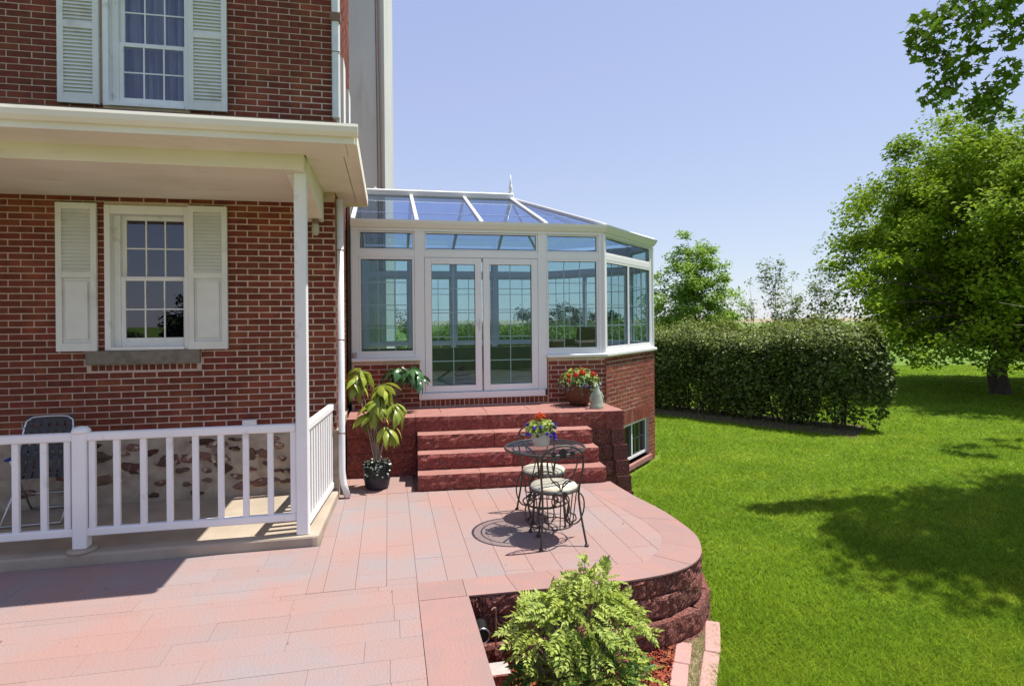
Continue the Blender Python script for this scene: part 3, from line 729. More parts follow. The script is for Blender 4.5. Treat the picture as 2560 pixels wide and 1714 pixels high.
# sill of the lower window
b = MB(); b.box(-3.033, -1.958, YW - 0.055, YW + 0.1, 1.527, 1.670); part(house, 'window_sill', b, 'stone_sill', bevel=0.008)
def dh_window(W, sash_top_z, meet, zb, upper):
    """double hung window: casing, two sashes with three by two panes"""
    x0, x1, z0, z1 = W
    cas = MB()
    jw = 0.06 if not upper else 0.09
    yi = YW + (0.0 if not upper else 0.0)
    cas.box(x0, x0 + 0.055, YW - 0.02, YW + 0.2, z0, z1); cas.box(x1 - 0.04, x1, YW - 0.02, YW + 0.2, z0, z1)
    cas.box(x0 + 0.055, x1 - 0.04, YW - 0.02, YW + 0.2, z1 - 0.09, z1); cas.box(x0 + 0.055, x1 - 0.04, YW - 0.035, YW + 0.2, z0, z0 + 0.035)
    cas.box(x0 + 0.055, x0 + 0.115, YW + 0.07, YW + 0.2, z0 + 0.035, z1 - 0.09)
    f = part(house, 'window', cas, 'white', bevel=0.004)
    gx0, gx1 = x0 + 0.115, x1 - 0.04
    for (za, zt, yy) in ((z0 + 0.035, meet + 0.025, YW + 0.085), (meet - 0.02, z1 - 0.09, YW + 0.122)):
        s = MB(); e = 0.042; s.box(gx0, gx0 + e, yy, yy + 0.033, za, zt); s.box(gx1 - e, gx1, yy, yy + 0.033, za, zt)
        s.box(gx0 + e, gx1 - e, yy, yy + 0.033, za, za + (0.09 if yy < YW + 0.1 else 0.045)); s.box(gx0 + e, gx1 - e, yy, yy + 0.033, zt - 0.045, zt)
        part(f, 'sash', s, 'white', bevel=0.003)
        a0, a1 = gx0 + e, gx1 - e; c0, c1 = za + (0.09 if yy < YW + 0.1 else 0.045), zt - 0.045
        mm = MB()
        for k in (1, 2): xm = a0 + (a1 - a0) * k / 3; mm.box(xm - 0.007, xm + 0.007, yy + 0.004, yy + 0.026, c0, c1)
        zm = (c0 + c1) / 2
        for k in range(3): mm.box(a0 + (a1 - a0) * k / 3 + (0.007 if k else 0), a0 + (a1 - a0) * (k + 1) / 3 - (0.007 if k < 2 else 0), yy + 0.004, yy + 0.026, zm - 0.007, zm + 0.007)
        part(f, 'muntin', mm, 'white')
        for i in range(3):
            for j in range(2):
                p_ = MB(); p_.box(a0 + (a1 - a0) * i / 3 + 0.004, a0 + (a1 - a0) * (i + 1) / 3 - 0.004, yy + 0.012, yy + 0.016, c0 + (c1 - c0) * j / 2 + 0.002, c0 + (c1 - c0) * (j + 1) / 2 - 0.002)
                part(f, 'pane', p_, 'hpane')
    return f
fl = dh_window(WL, 0, 2.42, 0, False)
fu = dh_window(WU, 0, 4.89, 0, True)
# what is behind the two windows
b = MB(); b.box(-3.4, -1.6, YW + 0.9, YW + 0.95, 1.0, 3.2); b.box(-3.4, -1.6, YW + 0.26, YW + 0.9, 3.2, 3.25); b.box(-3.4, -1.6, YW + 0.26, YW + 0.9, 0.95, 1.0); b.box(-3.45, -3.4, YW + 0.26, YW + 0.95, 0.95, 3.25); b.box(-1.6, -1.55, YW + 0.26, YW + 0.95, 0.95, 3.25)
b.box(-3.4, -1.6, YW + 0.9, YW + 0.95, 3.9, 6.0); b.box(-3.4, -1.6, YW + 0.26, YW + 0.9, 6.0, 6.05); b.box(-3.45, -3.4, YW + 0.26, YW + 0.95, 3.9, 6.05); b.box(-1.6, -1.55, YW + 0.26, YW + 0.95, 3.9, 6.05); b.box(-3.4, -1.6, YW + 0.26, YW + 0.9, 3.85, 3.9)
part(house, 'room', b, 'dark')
cu = MB(); n = 60
for i in range(n):
    xa_, xb_ = WU[0] + 0.1 + (0.7) * i / n, WU[0] + 0.1 + 0.7 * (i + 1) / n
    ya, yb = YW + 0.215 + 0.028 * sin(i * 0.62), YW + 0.215 + 0.028 * sin((i + 1) * 0.62)
    cu.add([(xa_, ya, 4.2), (xb_, yb, 4.2), (xb_, yb, 5.7), (xa_, ya, 5.7)], [(0, 1, 2, 3)])
part(house, 'curtain', cu, 'curtain', smooth=True)
# shutters
def shutter(x0, x1, z0, z1, louvre_full):
    y0, y1 = YW - 0.05, YW - 0.012
    fr = MB(); st = 0.055; mid = z0 + (z1 - z0) * 0.515
    top, bot = 0.065, 0.085
    fr.box(x0, x0 + st, y0, y1, z0, z1); fr.box(x1 - st, x1, y0, y1, z0, z1)
    fr.box(x0 + st, x1 - st, y0, y1, z0, z0 + bot); fr.box(x0 + st, x1 - st, y0, y1, z1 - top, z1); fr.box(x0 + st, x1 - st, y0, y1, mid - 0.03, mid + 0.03)
    s = part(house, 'shutter', fr, 'shutter', bevel=0.003)
    bk = MB(); bk.box(x0 + st, x1 - st, y1 - 0.012, y1 - 0.002, mid + 0.03, z1 - top)
    if not louvre_full:
        bk.box(x0 + st, x1 - st, y1 - 0.012, y1 - 0.002, z0 + bot, mid - 0.03)
        bk.box(x0 + st + 0.03, x1 - st - 0.03, y0 + 0.008, y1 - 0.012, z0 + bot + 0.035, mid - 0.065)
    else: bk.box(x0 + st, x1 - st, y1 - 0.012, y1 - 0.002, z0 + bot, mid - 0.03)
    part(s, 'back_panel', bk, 'shutter', bevel=0.003)
    zones = [(mid + 0.03, z1 - top)] + ([(z0 + bot, mid - 0.03)] if louvre_full else [])
    for za, zb in zones:
        nn = int((zb - za) / 0.036)
        for k in range(nn):
            zc = za + (zb - za) * (k + 0.5) / nn; l = MB()
            l.add([(x0 + st, y0 + 0.004, zc - 0.017), (x1 - st, y0 + 0.004, zc - 0.017), (x1 - st, y0 + 0.010, zc - 0.017), (x0 + st, y0 + 0.010, zc - 0.017), (x0 + st, y1 - 0.013, zc + 0.016), (x1 - st, y1 - 0.013, zc + 0.016), (x1 - st, y1 - 0.006, zc + 0.016), (x0 + st, y1 - 0.006, zc + 0.016)],
                  [(0, 3, 2, 1), (4, 5, 6, 7), (0, 1, 5, 4), (2, 3, 7, 6), (0, 4, 7, 3), (1, 2, 6, 5)])
            part(s, 'slat', l, 'shutter')
shutter(-3.297, -2.927, 1.671, 3.187, False); shutter(-2.066, -1.681, 1.671, 3.187, False)
shutter(-3.267, -2.892, 4.201, 5.75, True); shutter(-2.05, -1.668, 4.201, 5.75, True)
# house roof (eaves above the picture)
r = MB(); r.box(-9.3, XC + 0.3, YW - 0.3, 9.9, 8.2, 8.35)
r.add([(-9.35, YW - 0.35, 8.35), (XC + 0.35, YW - 0.35, 8.35), (XC + 0.35, 9.95, 8.35), (-9.35, 9.95, 8.35), (-7.6, 8.25, 9.6), (-2.3, 8.25, 9.6)], [(0, 1, 5, 4), (1, 2, 5), (2, 3, 4, 5), (3, 0, 4)])
part(house, 'roof', r, 'shingle')
# downspouts
d = MB(); d.tube([(-0.515, YW - 0.055, 3.30), (-0.515, YW - 0.055, 0.30), (-0.50, YW - 0.06, 0.16), (-0.455, YW - 0.075, 0.01)], 0.037, 10)
ds = part(house, 'downspout', d, 'gutterw', smooth=True)
for z in (2.74, 1.75, 0.72):
    k = MB(); k.lathe([(0.0385, -0.006), (0.040, -0.004), (0.040, 0.004), (0.0385, 0.006)], (-0.515, YW - 0.055, z), 14); part(ds, 'joint_band', k, 'rust')
d = MB(); d.cbox(-0.585, -0.505, YW - 0.085, YW - 0.012, 4.19, 8.2, 0.012); ds2 = part(house, 'downspout', d, 'gutterw')
k = MB(); k.box(-0.588, -0.502, YW - 0.088, YW - 0.011, 4.92, 4.928); part(ds2, 'joint_band', k, 'rust')
k = MB(); k.box(-0.60, -0.49, YW - 0.10, YW - 0.012, 5.26, 5.35); part(ds2, 'bracket', k, 'rust')
# pale corner boards and shutter edges on the sunlit side wall
k = MB(); k.box(XC + 0.012, XC + 0.05, YW + 0.12, YW + 0.24, 4.2, 8.2); part(house, 'corner_board', k, 'white')
for q in (0.7, 1.72):
    k = MB(); k.box(XC + 0.012, XC + 0.055, YW + q, YW + q + 0.35, 4.1, 5.2); part(house, 'side_shutter', k, 'white')
k = MB(); k.box(-1.54, -1.40, YW - 0.075, YW - 0.01, 0.80, 0.905); part(house, 'outlet_box', k, 'white', bevel=0.006)
k = MB(); k.tube([(-0.66, YW - 0.08, 1.05), (-0.63, YW - 0.09, 0.9), (-0.60, YW - 0.1, 0.74), (-0.62, YW - 0.1, 0.70)], 0.012, 6, smooth=3); part(house, 'loose_cable', k, 'rust')

# ------------------------------------------------------------------ porch
porch = thing('porch', 'cream painted porch with flat roof, slim white corner post and concrete floor', 'porch', (-3, 6, 0))
b = MB(); b.prism([(-9, 5.40), (-0.66, 5.40), (-0.622, 5.415), (-0.61, 5.45), (-0.55, YW - 0.04), (-9, YW - 0.04)], -0.3, 0.09); part(porch, 'floor_slab', b, 'concrete', bevel=0.018)
b = MB(); b.box(-9, -0.71, 5.36, YW - 0.013, 3.26, 3.30); part(porch, 'ceiling', b, 'cream')
b = MB(); b.box(-9, -0.70, 5.35, 5.50, 3.255, 3.40)
part(porch, 'front_beam', b, 'cream', bevel=0.006)
b = MB(); vs = [(-0.86, 5.50, 3.22), (-0.69, 5.50, 3.22), (-0.69, YW - 0.013, 3.05), (-0.86, YW - 0.013, 3.05)]
b.add(vs + [(x, y, 3.40) for x, y, z in vs], [(3, 2, 1, 0), (4, 5, 6, 7), (0, 1, 5, 4), (1, 2, 6, 5), (2, 3, 7, 6), (3, 0, 4, 7)]); part(porch, 'side_beam', b, 'cream', bevel=0.006)
# eave soffit boards: front strip and side strip
b = MB(); b.box(-9, -0.33, 4.93, 5.35, 3.385, 3.405); part(porch, 'soffit', b, 'cream', bevel=0.002)
b = MB(); b.box(-0.69, -0.372, 5.353, 7.5, 3.388, 3.404); b.box(-0.366, -0.26, 5.353, 7.5, 3.388, 3.404); b.box(-0.327, -0.26, 4.93, 5.353, 3.388, 3.404); part(porch, 'soffit', b, 'cream', bevel=0.002)
b = MB(); b.box(-0.69, -0.26, 7.5, 7.54, 3.36, 3.5); part(porch, 'end_board', b, 'cream')
b = MB(); b.box(-9, -0.255, 4.905, 4.93, 3.37, 3.43); part(porch, 'fascia', b, 'cream', bevel=0.003)
b = MB(); b.box(-0.26, -0.235, 4.93, 7.55, 3.37, 3.49); part(porch, 'fascia', b, 'cream', bevel=0.003)
prof = [(0.0, 0.0), (-0.03, 0.0), (-0.055, 0.03), (-0.062, 0.07), (-0.055, 0.095), (0.0, 0.10)]
b = MB(); n = len(prof)
vs = [(-9, 4.905 + o, 3.422 + z) for o, z in prof] + [(-0.225, 4.905 + o, 3.422 + z) for o, z in prof]
b.add(vs, [tuple(range(n)), tuple(range(2 * n - 1, n - 1, -1))] + [(i, n + i, n + (i + 1) % n, (i + 1) % n) for i in range(n)]); part(porch, 'gutter', b, 'cream')
b = MB(); b.add([(-9, 4.9, 3.505), (-0.235, 4.9, 3.505), (-0.235, 7.55, 3.505), (-9, 7.55, 3.505), (-9, YW - 0.012, 4.12), (XC + 0.02, YW - 0.012, 4.12), (XC + 0.02, 7.55, 3.75)], [(0, 1, 5, 4), (1, 2, 6, 5), (0, 3, 2, 1)])
part(porch, 'roof', b, 'shingle')
b = MB(); b.box(-9, XC + 0.03, YW - 0.05, YW - 0.011, 4.10, 4.165); part(porch, 'flashing', b, 'rust')
b = MB(); b.cbox(-0.80, -0.697, 5.44, 5.54, 0.09, 3.256, 0.008); part(porch, 'corner_post', b, 'white')
b = MB(); b.lathe([(0.035, 0.0), (0.045, -0.02), (0.02, -0.04)], (-0.765, YW - 0.13, 3.055), 12)
lp = part(porch, 'lamp_base', b, 'rust', smooth=True)
b = MB(); b.lathe([(0.02, -0.035), (0.034, -0.05), (0.042, -0.12), (0.03, -0.16), (0.008, -0.17)], (-0.765, YW - 0.13, 3.055), 12); part(lp, 'lamp_shade', b, 'lampglass', smooth=True)

def railing(label, p, q, z0, z1, bal, newels, yo=0.0):
    root = thing('porch_railing', label, 'railing', (p[0], p[1], 0.09), group=None)
    T, L, d, n = seg_T(p, q)
    b = MB(); b.cbox(0, L, -0.032, 0.032, z1 - 0.07, z1, 0.010, T=T); part(root, 'top_rail', b, 'white')
    b = MB(); b.cbox(0, L, -0.028, 0.028, z0, z0 + 0.065, 0.008, T=T); part(root, 'bottom_rail', b, 'white')
    for s in bal:
        b = MB(); b.cbox(s - 0.024, s + 0.024, -0.018, 0.018, z0 + 0.063, z1 - 0.068, 0.004, T=T); part(root, 'baluster', b, 'white')
    for s in newels:
        b = MB(); b.cbox(s - 0.052, s + 0.052, -0.054, 0.050, 0.115, z1 - 0.0, 0.008, T=T); np_ = part(root, 'newel_post', b, 'white')
        b = MB(); x, y, z = T(s, -0.002, 0); b.lathe([(0.066, 0), (0.07, 0.012), (0.064, 0.03), (0.045, 0.048), (0.01, 0.056)], (x, y, z1 - 0.004), 20); part(np_, 'cap', b, 'white', smooth=True)
        b = MB(); b.lathe([(0.11, 0), (0.105, 0.018), (0.07, 0.027)], (x, y, 0.09), 16); part(np_, 'footing', b, 'concrete', smooth=True)
    return root
RY = 5.485
xs = [-5.0 + 0.2 * i for i in range(13)]
bal = [-0.825 - 0.199 * k for k in range(8)] + [-2.40] + [-2.765 - 0.199 * k for k in range(8)]
bal = [-0.826, -1.015, -1.215, -1.415, -1.615, -1.815, -2.015, -2.215, -2.396] + [-2.745 - 0.2 * k for k in range(10)] + [-2.575]
railing('white wooden railing across the porch front with a round-capped newel post', (-5.0, RY), (-0.802, RY), 0.212, 1.06, [5.0 + x for x in bal if x > -5], [5.0 - 2.478])
T_, Ls_, d_, n_ = seg_T((-0.735, 5.545), (-0.625, YW - 0.02))
railing('short sunlit white railing running back from the porch post to the brick wall', (-0.735, 5.545), (-0.625, YW - 0.06), 0.125, 1.045, [0.09 + 0.113 * k for k in range(11)], [])

# ------------------------------------------------------------------ pale tower
tw = thing('tower', 'tall pale grey rendered tower rising behind the house corner and sunroom', 'tower', (-1.3, 14.6, GZ))
th = radians(-8); 
def TT(x, y, z): return (-0.045 + x * cos(th) - y * sin(th), 14.31 + x * sin(th) + y * cos(th), z)
b = MB(); b.box(-3.2, 0, 0, 1.5, GZ, 16, T=TT); part(tw, 'shaft', b, 'tower')
b = MB(); b.tube([TT(-0.07, -0.03, 3), TT(-0.09, -0.03, 6), TT(-0.12, -0.03, 9), TT(-0.15, -0.03, 12.5), TT(-0.15, -0.03, 16)], 0.022, 6); part(tw, 'pipe', b, 'rust')
b = MB(); b.tube([TT(-0.15, -0.02, 3), TT(-0.19, -0.02, 9), TT(-0.24, -0.02, 16)], 0.008, 5); part(tw, 'cable', b, 'iron')

# ------------------------------------------------------------------ sunroom (conservatory)
cons = thing('sunroom', 'white framed glass sunroom with brick base and glazed hipped roof', 'sunroom', (2, 10.4, GZ))
P0, P1, P2, P3, P4, P5 = (-0.50, 8.45), (3.18, 8.45), (4.66, 9.93), (4.66, 10.87), (3.18, 12.35), (-0.50, 12.35)
EZ0, EZ1 = 3.235, 3.36
def pane_grid(T, win, s0, s1, z0, z1, nx, nz, depth=-0.035, gm='pane', bar=0.008):
    p = MB(); p.box(s0, s1, depth - 0.004, depth + 0.004, z0, z1, T=T); part(win, 'pane', p, gm)
    gk = MB(); gk.tube([T(s0, depth + 0.012, z0 + 0.004), T(s1, depth + 0.012, z0 + 0.004), T(s1, depth + 0.012, z1 - 0.004), T(s0, depth + 0.012, z1 - 0.004)], 0.006, 4, closed=True); part(win, 'gasket', gk, 'black')
    if nx > 1 or nz > 1:
        g = MB()
        for i in range(1, nx): x = s0 + (s1 - s0) * i / nx; g.box(x - bar, x + bar, depth - 0.016, depth - 0.008, z0, z1, T=T)
        for j in range(1, nz): z = z0 + (z1 - z0) * j / nz; g.box(s0, s1, depth - 0.017, depth - 0.007, z - bar, z + bar, T=T)
        part(win, 'grille', g, 'upvc')
def frame_rect(mb, T, s0, s1, z0, z1, a, b, o0, o1):
    """frame from outer rect (s0..s1, z0..z1) with widths a (sides) and b (rails)"""
    mb.cbox(s0, s0 + a, o0, o1, z0, z1, 0.004, T=T); mb.cbox(s1 - a, s1, o0, o1, z0, z1, 0.004, T=T)
    mb.cbox(s0 + a, s1 - a, o0 + 0.001, o1 - 0.001, z0, z0 + b, 0.004, T=T); mb.cbox(s0 + a, s1 - a, o0 + 0.001, o1 - 0.001, z1 - b, z1, 0.004, T=T)
SILL = 1.42
def glazed_wall(p, q, bays, endposts=(0.06, 0.06)):
    """bays: (s0, s1, kind) clear openings between posts; kind w = window over sill, d = door pair, ww = two lights"""
    T, L, d, n = seg_T(p, q)
    post = MB(); s = 0
    edges = [0]
    for (a, b, k) in bays: edges += [a, b]
    edges.append(L)
    for i in range(0, len(edges), 2):
        if edges[i + 1] - edges[i] > 0.004: post.cbox(edges[i], edges[i + 1], -0.09, 0.0, 0.93, EZ0, 0.006, T=T)
    post.box(0, L, -0.088, 0.012, EZ0 - 0.02, EZ0 + 0.02, T=T)
    for (a, b, k) in bays:
        post.cbox(a, b, -0.088, -0.002, 2.85, 2.945, 0.004, T=T)
        if k != 'd': post.cbox(a, b, -0.088, -0.002, 1.44, 1.50, 0.004, T=T)
    part(cons, 'frame', post, 'upvc')
    for (a, b, k) in bays:
        f = MB(); frame_rect(f, T, a + 0.002, b - 0.002, 2.945, EZ0 - 0.022, 0.022, 0.024, -0.07, -0.008); wn = part(cons, 'transom_window', f, 'upvc')
        pane_grid(T, wn, a + 0.024, b - 0.024, 2.969, EZ0 - 0.046, 1, 1)
        if k == 'w' or k == 'ww':
            parts_ = [(a, b)] if k == 'w' else [(a, a + (b - a) * 0.47), (a + (b - a) * 0.47 + 0.002, b)]
            for (sa, sb) in parts_:
                f = MB(); frame_rect(f, T, sa + 0.002, sb - 0.002, 1.50, 2.85, 0.03, 0.035, -0.075, -0.004); wn = part(cons, 'window', f, 'upvc')
                pane_grid(T, wn, sa + 0.032, sb - 0.032, 1.535, 2.815, 3 if k == 'w' else 3, 4, bar=0.006)
        else:
            mid = (a + b) / 2
            th_ = MB(); th_.cbox(a - 0.09, b + 0.09, -0.07, 0.05, 0.84, 0.93, 0.006, T=T); part(cons, 'threshold', th_, 'upvc')
            for i, (sa, sb) in enumerate(((a, mid - 0.008), (mid + 0.008, b))):
                f = MB(); frame_rect(f, T, sa + 0.004, sb - 0.004, 0.935, 2.845, 0.095, 0.09, -0.07, 0.004); dr = part(cons, 'door', f, 'upvc')
                pane_grid(T, dr, sa + 0.099, sb - 0.099, 1.025, 2.755, 2, 5, bar=0.006)
                if i == 0:
                    hd = MB(); hd.cbox(sb - 0.05, sb - 0.025, 0.004, 0.012, 1.80, 1.98, 0.003, T=T); hd.tube([T(sb - 0.037, 0.012, 1.90), T(sb - 0.037, 0.05, 1.90), T(sb - 0.14, 0.05, 1.90)], 0.009, 6); part(dr, 'handle', hd, 'gutterw')
    return T, L
fb = [(0.10, 0.865, 'w'), (1.005, 2.66, 'd'), (2.79, 3.60, 'w')]
T_f, L_f = glazed_wall(P0, P1, fb)
T_g, L_g = glazed_wall(P1, P2, [(0.10, 2.0, 'ww')])
glazed_wall(P2, P3, [(0.08, 0.86, 'w')]); glazed_wall(P3, P4, [(0.09, 2.0, 'ww')])
glazed_wall(P4, P5, [(0.10, 0.93, 'w'), (1.03, 1.80, 'w'), (1.90, 2.67, 'w'), (2.77, 3.58, 'w')])
for (x, y) in (P1, P2, P3, P4):
    c = Vector((1.5, 10.4)); b = MB(); b.lathe([(0.03, 0), (0.03, EZ0 - SILL)], (x, y, SILL), 10); part(cons, 'corner_bead', b, 'upvc')
# sills
def sill(p, q, s0, s1, name='sill'):
    T, L, d, n = seg_T(p, q); b = MB(); b.cbox(s0, s1, -0.1, 0.075, 1.395, 1.44, 0.006, T=T); part(cons, name, b, 'upvc')
sill(P0, P1, 0.0, 0.95); sill(P0, P1, 2.78, L_f + 0.031); sill(P1, P2, -0.028, L_g + 0.03); sill(P2, P3, -0.02, 0.95); sill(P3, P4, 0, 2.1)
# eaves gutter following the five sides
def off_poly(pts, o):
    P = [Vector(p) for p in pts]; out = []
    for i in range(len(P)):
        if i == 0: d = (P[1] - P[0]).normalized(); out.append(tuple(P[0] + Vector((d.y, -d.x)) * o)); continue
        if i == len(P) - 1: d = (P[-1] - P[-2]).normalized(); out.append(tuple(P[-1] + Vector((d.y, -d.x)) * o)); continue
        d1 = (P[i] - P[i - 1]).normalized(); d2 = (P[i + 1] - P[i]).normalized(); n1 = Vector((d1.y, -d1.x)); n2 = Vector((d2.y, -d2.x)); b = (n1 + n2); b /= (1 + n1.dot(n2)); out.append(tuple(P[i] + b * o))
    return out
PTS = [P0, P1, P2, P3, P4, P5]
gprof = [(-0.06, EZ0 + 0.021), (0.035, EZ0 + 0.021), (0.05, EZ0 + 0.04), (0.085, EZ1 - 0.035), (0.095, EZ1), (0.082, EZ1), (0.07, EZ1 - 0.02), (-0.06, EZ1 - 0.01)]
rings = [off_poly(PTS, o) for o, z in gprof]; b = MB(); npf = len(gprof)
vs = [(rings[k][i][0], rings[k][i][1], gprof[k][1]) for i in range(6) for k in range(npf)]
fs = [(i * npf + k, i * npf + (k + 1) % npf, (i + 1) * npf + (k + 1) % npf, (i + 1) * npf + k) for i in range(5) for k in range(npf)]
b.add(vs, fs + [tuple(range(npf)), tuple(range(6 * npf - 1, 5 * npf - 1, -1))]); part(cons, 'eaves_gutter', b, 'upvc')
# roof: ridge, rafters, panes
RIDZ = 4.12; RA = Vector((-0.50, 10.4, RIDZ)); RB = Vector((2.16, 10.4, RIDZ))
E_ = off_poly(PTS, 0.03); ez = EZ1 - 0.0
ev = [Vector((x, y, ez)) for x, y in E_]
b = MB(); b.cbox(-0.50, 2.22, 10.33, 10.47, RIDZ - 0.03, RIDZ + 0.09, 0.02); part(cons, 'ridge', b, 'upvc')
for i in range(7):
    x = -0.2 + i * 0.37; b = MB(); b.add([(x - 0.06, 10.398, RIDZ + 0.085), (x + 0.06, 10.398, RIDZ + 0.085), (x + 0.02, 10.398, RIDZ + 0.12), (x, 10.398, RIDZ + 0.15), (x - 0.02, 10.398, RIDZ + 0.12), (x - 0.06, 10.402, RIDZ + 0.085), (x + 0.06, 10.402, RIDZ + 0.085), (x + 0.02, 10.402, RIDZ + 0.12), (x, 10.402, RIDZ + 0.15), (x - 0.02, 10.402, RIDZ + 0.12)], [(0, 1, 2, 3, 4), (9, 8, 7, 6, 5), (0, 5, 6, 1), (1, 6, 7, 2), (2, 7, 8, 3), (3, 8, 9, 4), (4, 9, 5, 0)]); part(cons, 'ridge_crest', b, 'upvc')
b = MB(); b.lathe([(0.045, 0.05), (0.05, 0.10), (0.03, 0.14), (0.045, 0.18), (0.03, 0.22), (0.018, 0.30), (0.004, 0.44)], (2.17, 10.4, RIDZ), 12); part(cons, 'finial', b, 'upvc', smooth=True)
raf = []
for x in (-0.47, 0.40, 1.32, 2.28): raf.append((Vector((min(x, 2.16), 10.4, RIDZ)), Vector((x, ev[0].y, ez))))
for k in (1, 2, 3, 4): raf.append((RB, ev[k]))
for x in (2.28, 1.32, 0.40, -0.47): raf.append((Vector((min(x, 2.16), 10.4, RIDZ)), Vector((x, ev[5].y, ez))))
for a, c in raf:
    b = MB(); dd = (c - a).normalized(); sd = dd.cross(Vector((0, 0, 1))).normalized(); upv = sd.cross(dd)
    def RT(s, o, z, a=a, dd=dd, sd=sd, upv=upv): p = a + dd * s + sd * o + upv * z; return tuple(p)
    b.cbox(0.02, (c - a).length + 0.02, -0.028, 0.028, -0.03, 0.032, 0.008, T=RT); part(cons, 'rafter', b, 'upvc')
def roof_pane(a1, e1, a2, e2):
    b = MB(); v = [a1, e1, e2, a2] if (a1 - a2).length > 0.01 else [a1, e1, e2]
    k = len(v); lo = [p + Vector((0, 0, -0.006)) for p in v]
    b.add([tuple(p) for p in v + lo], [tuple(range(k)), tuple(range(2 * k - 1, k - 1, -1))] + [(i, k + i, k + (i + 1) % k, (i + 1) % k) for i in range(k)]); part(cons, 'roof_pane', b, 'roofpane')
for i in range(len(raf) - 1): roof_pane(raf[i][0], raf[i][1], raf[i + 1][0], raf[i + 1][1])
# tie bar seen through the glass
b = MB(); b.tube([(-0.5, 9.3, 3.62), (2.95, 9.3, 3.62)], 0.012, 6); part(cons, 'tie_bar', b, 'upvc')
# knee walls of brick: backing, then bricks
KB = 0.03
def base_wall(p, q, s0, s1, z0, z1, holes=()):
    T, L, d, n = seg_T(p, q); b = MB()
    ss = sorted(set([s0, s1] + [x for h in holes for x in h[:2]])); zz = sorted(set([z0, z1] + [x for h in holes for x in h[2:]]))
    for i in range(len(ss) - 1):
        for j in range(len(zz) - 1):
            sm, zm = (ss[i] + ss[i + 1]) / 2, (zz[j] + zz[j + 1]) / 2
            if any(h[0] < sm < h[1] and h[2] < zm < h[3] for h in holes): continue
            b.box(ss[i], ss[i + 1], -0.2, 0.02, zz[j], zz[j + 1], T=T)
    part(cons, 'base_wall', b, 'mortar')
FP1, FP2 = (3.21, 8.43), (4.74, 9.96)
base_wall(P0, P1, 0, L_f + 0.02, -0.6, 1.395, [(0.93, 2.80, 0.842, 1.395)])
BW = (0.62, 1.83, -0.42, 0.235)                         # basement window on the angled wall
base_wall(P1, P2, 0.0, L_g, -0.7, 1.395, [BW])
base_wall(P2, P3, 0.0, 0.94, -0.7, 1.395); base_wall(P3, P4, 0, 2.09, -0.7, 1.395); base_wall(P4, P5, 0, 3.68, -0.7, 1.395)
rows_f = brick_rows(0.0, L_f + 0.03, 0.735, 1.39, [(0.93, 2.80, 0.70, 1.4)], shift=0.03)
sold_f = [(0.975 + 0.0685 * i, 0.789, 0.058, 0.085) for i in range(27)]
put_bricks(cons, P0, P1, rows_f + sold_f, 'cbrick', 130, 21, proud=0.0245)
rows_g = brick_rows(-0.02, L_g + 0.02, -0.60, 1.39, [(BW[0] - 0.06, BW[1], -0.46, 0.43)], shift=0.05)
sold_g = [(0.60 + 0.062 * i, 0.335, 0.054, 0.185) for i in range(21)]
put_bricks(cons, P1, P2, rows_g + sold_g, 'cbrick', 170, 22, proud=0.0245)
put_bricks(cons, P2, P3, brick_rows(0, 0.94, -0.6, 1.39), 'cbrick', 0, 23, proud=0.0245)
# basement window in its recess
f = MB(); frame_rect(f, T_g, BW[0] + 0.005, BW[1] - 0.005, BW[2] + 0.03, BW[3] - 0.003, 0.05, 0.05, -0.09, -0.035); sm = (BW[0] + BW[1]) / 2 - 0.06
f.cbox(sm - 0.025, sm + 0.025, -0.088, -0.037, BW[2] + 0.08, BW[3] - 0.053, 0.004, T=T_g); bw = part(cons, 'basement_window', f, 'upvc')
pane_grid(T_g, bw, BW[0] + 0.055, sm - 0.025, BW[2] + 0.08, BW[3] - 0.053, 1, 1, depth=-0.06, gm='hpane')
pane_grid(T_g, bw, sm + 0.025, BW[1] - 0.055, BW[2] + 0.08, BW[3] - 0.053, 3, 2, depth=-0.06, gm='hpane')
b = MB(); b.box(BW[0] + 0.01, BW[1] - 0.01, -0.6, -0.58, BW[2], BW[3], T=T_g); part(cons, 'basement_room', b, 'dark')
b = MB(); b.cbox(BW[0] - 0.06, BW[1] + 0.02, -0.12, 0.07, BW[2] - 0.08, BW[2] + 0.0, 0.008, T=T_g); part(cons, 'basement_sill', b, 'steptop')
# inside
b = MB(); b.prism([(-0.48, 8.55), (3.12, 8.55), (4.55, 9.98), (4.55, 10.82), (3.12, 12.25), (-0.48, 12.25)], 0.84, 0.925); part(cons, 'floor', b, 'floorin')
b = MB(); b.box(-0.55, -0.51, 8.5, 12.3, 0.8, 4.0); part(cons, 'inner_wall', b, 'inwall')
b = MB(); T, L, d, n = seg_T(P4, P5); b.box(0, L, -0.24, -0.205, 0.93, 1.40, T=T)
T, L, d, n = seg_T(P3, P4); b.box(0.05, L - 0.05, -0.24, -0.205, 0.93, 1.40, T=T); part(cons, 'inner_dado', b, 'inwall')
k = MB(); k.cbox(-0.485, -0.425, 8.38, 8.448, 1.46, 1.52, 0.006); part(cons, 'meter_box', k, 'grey')

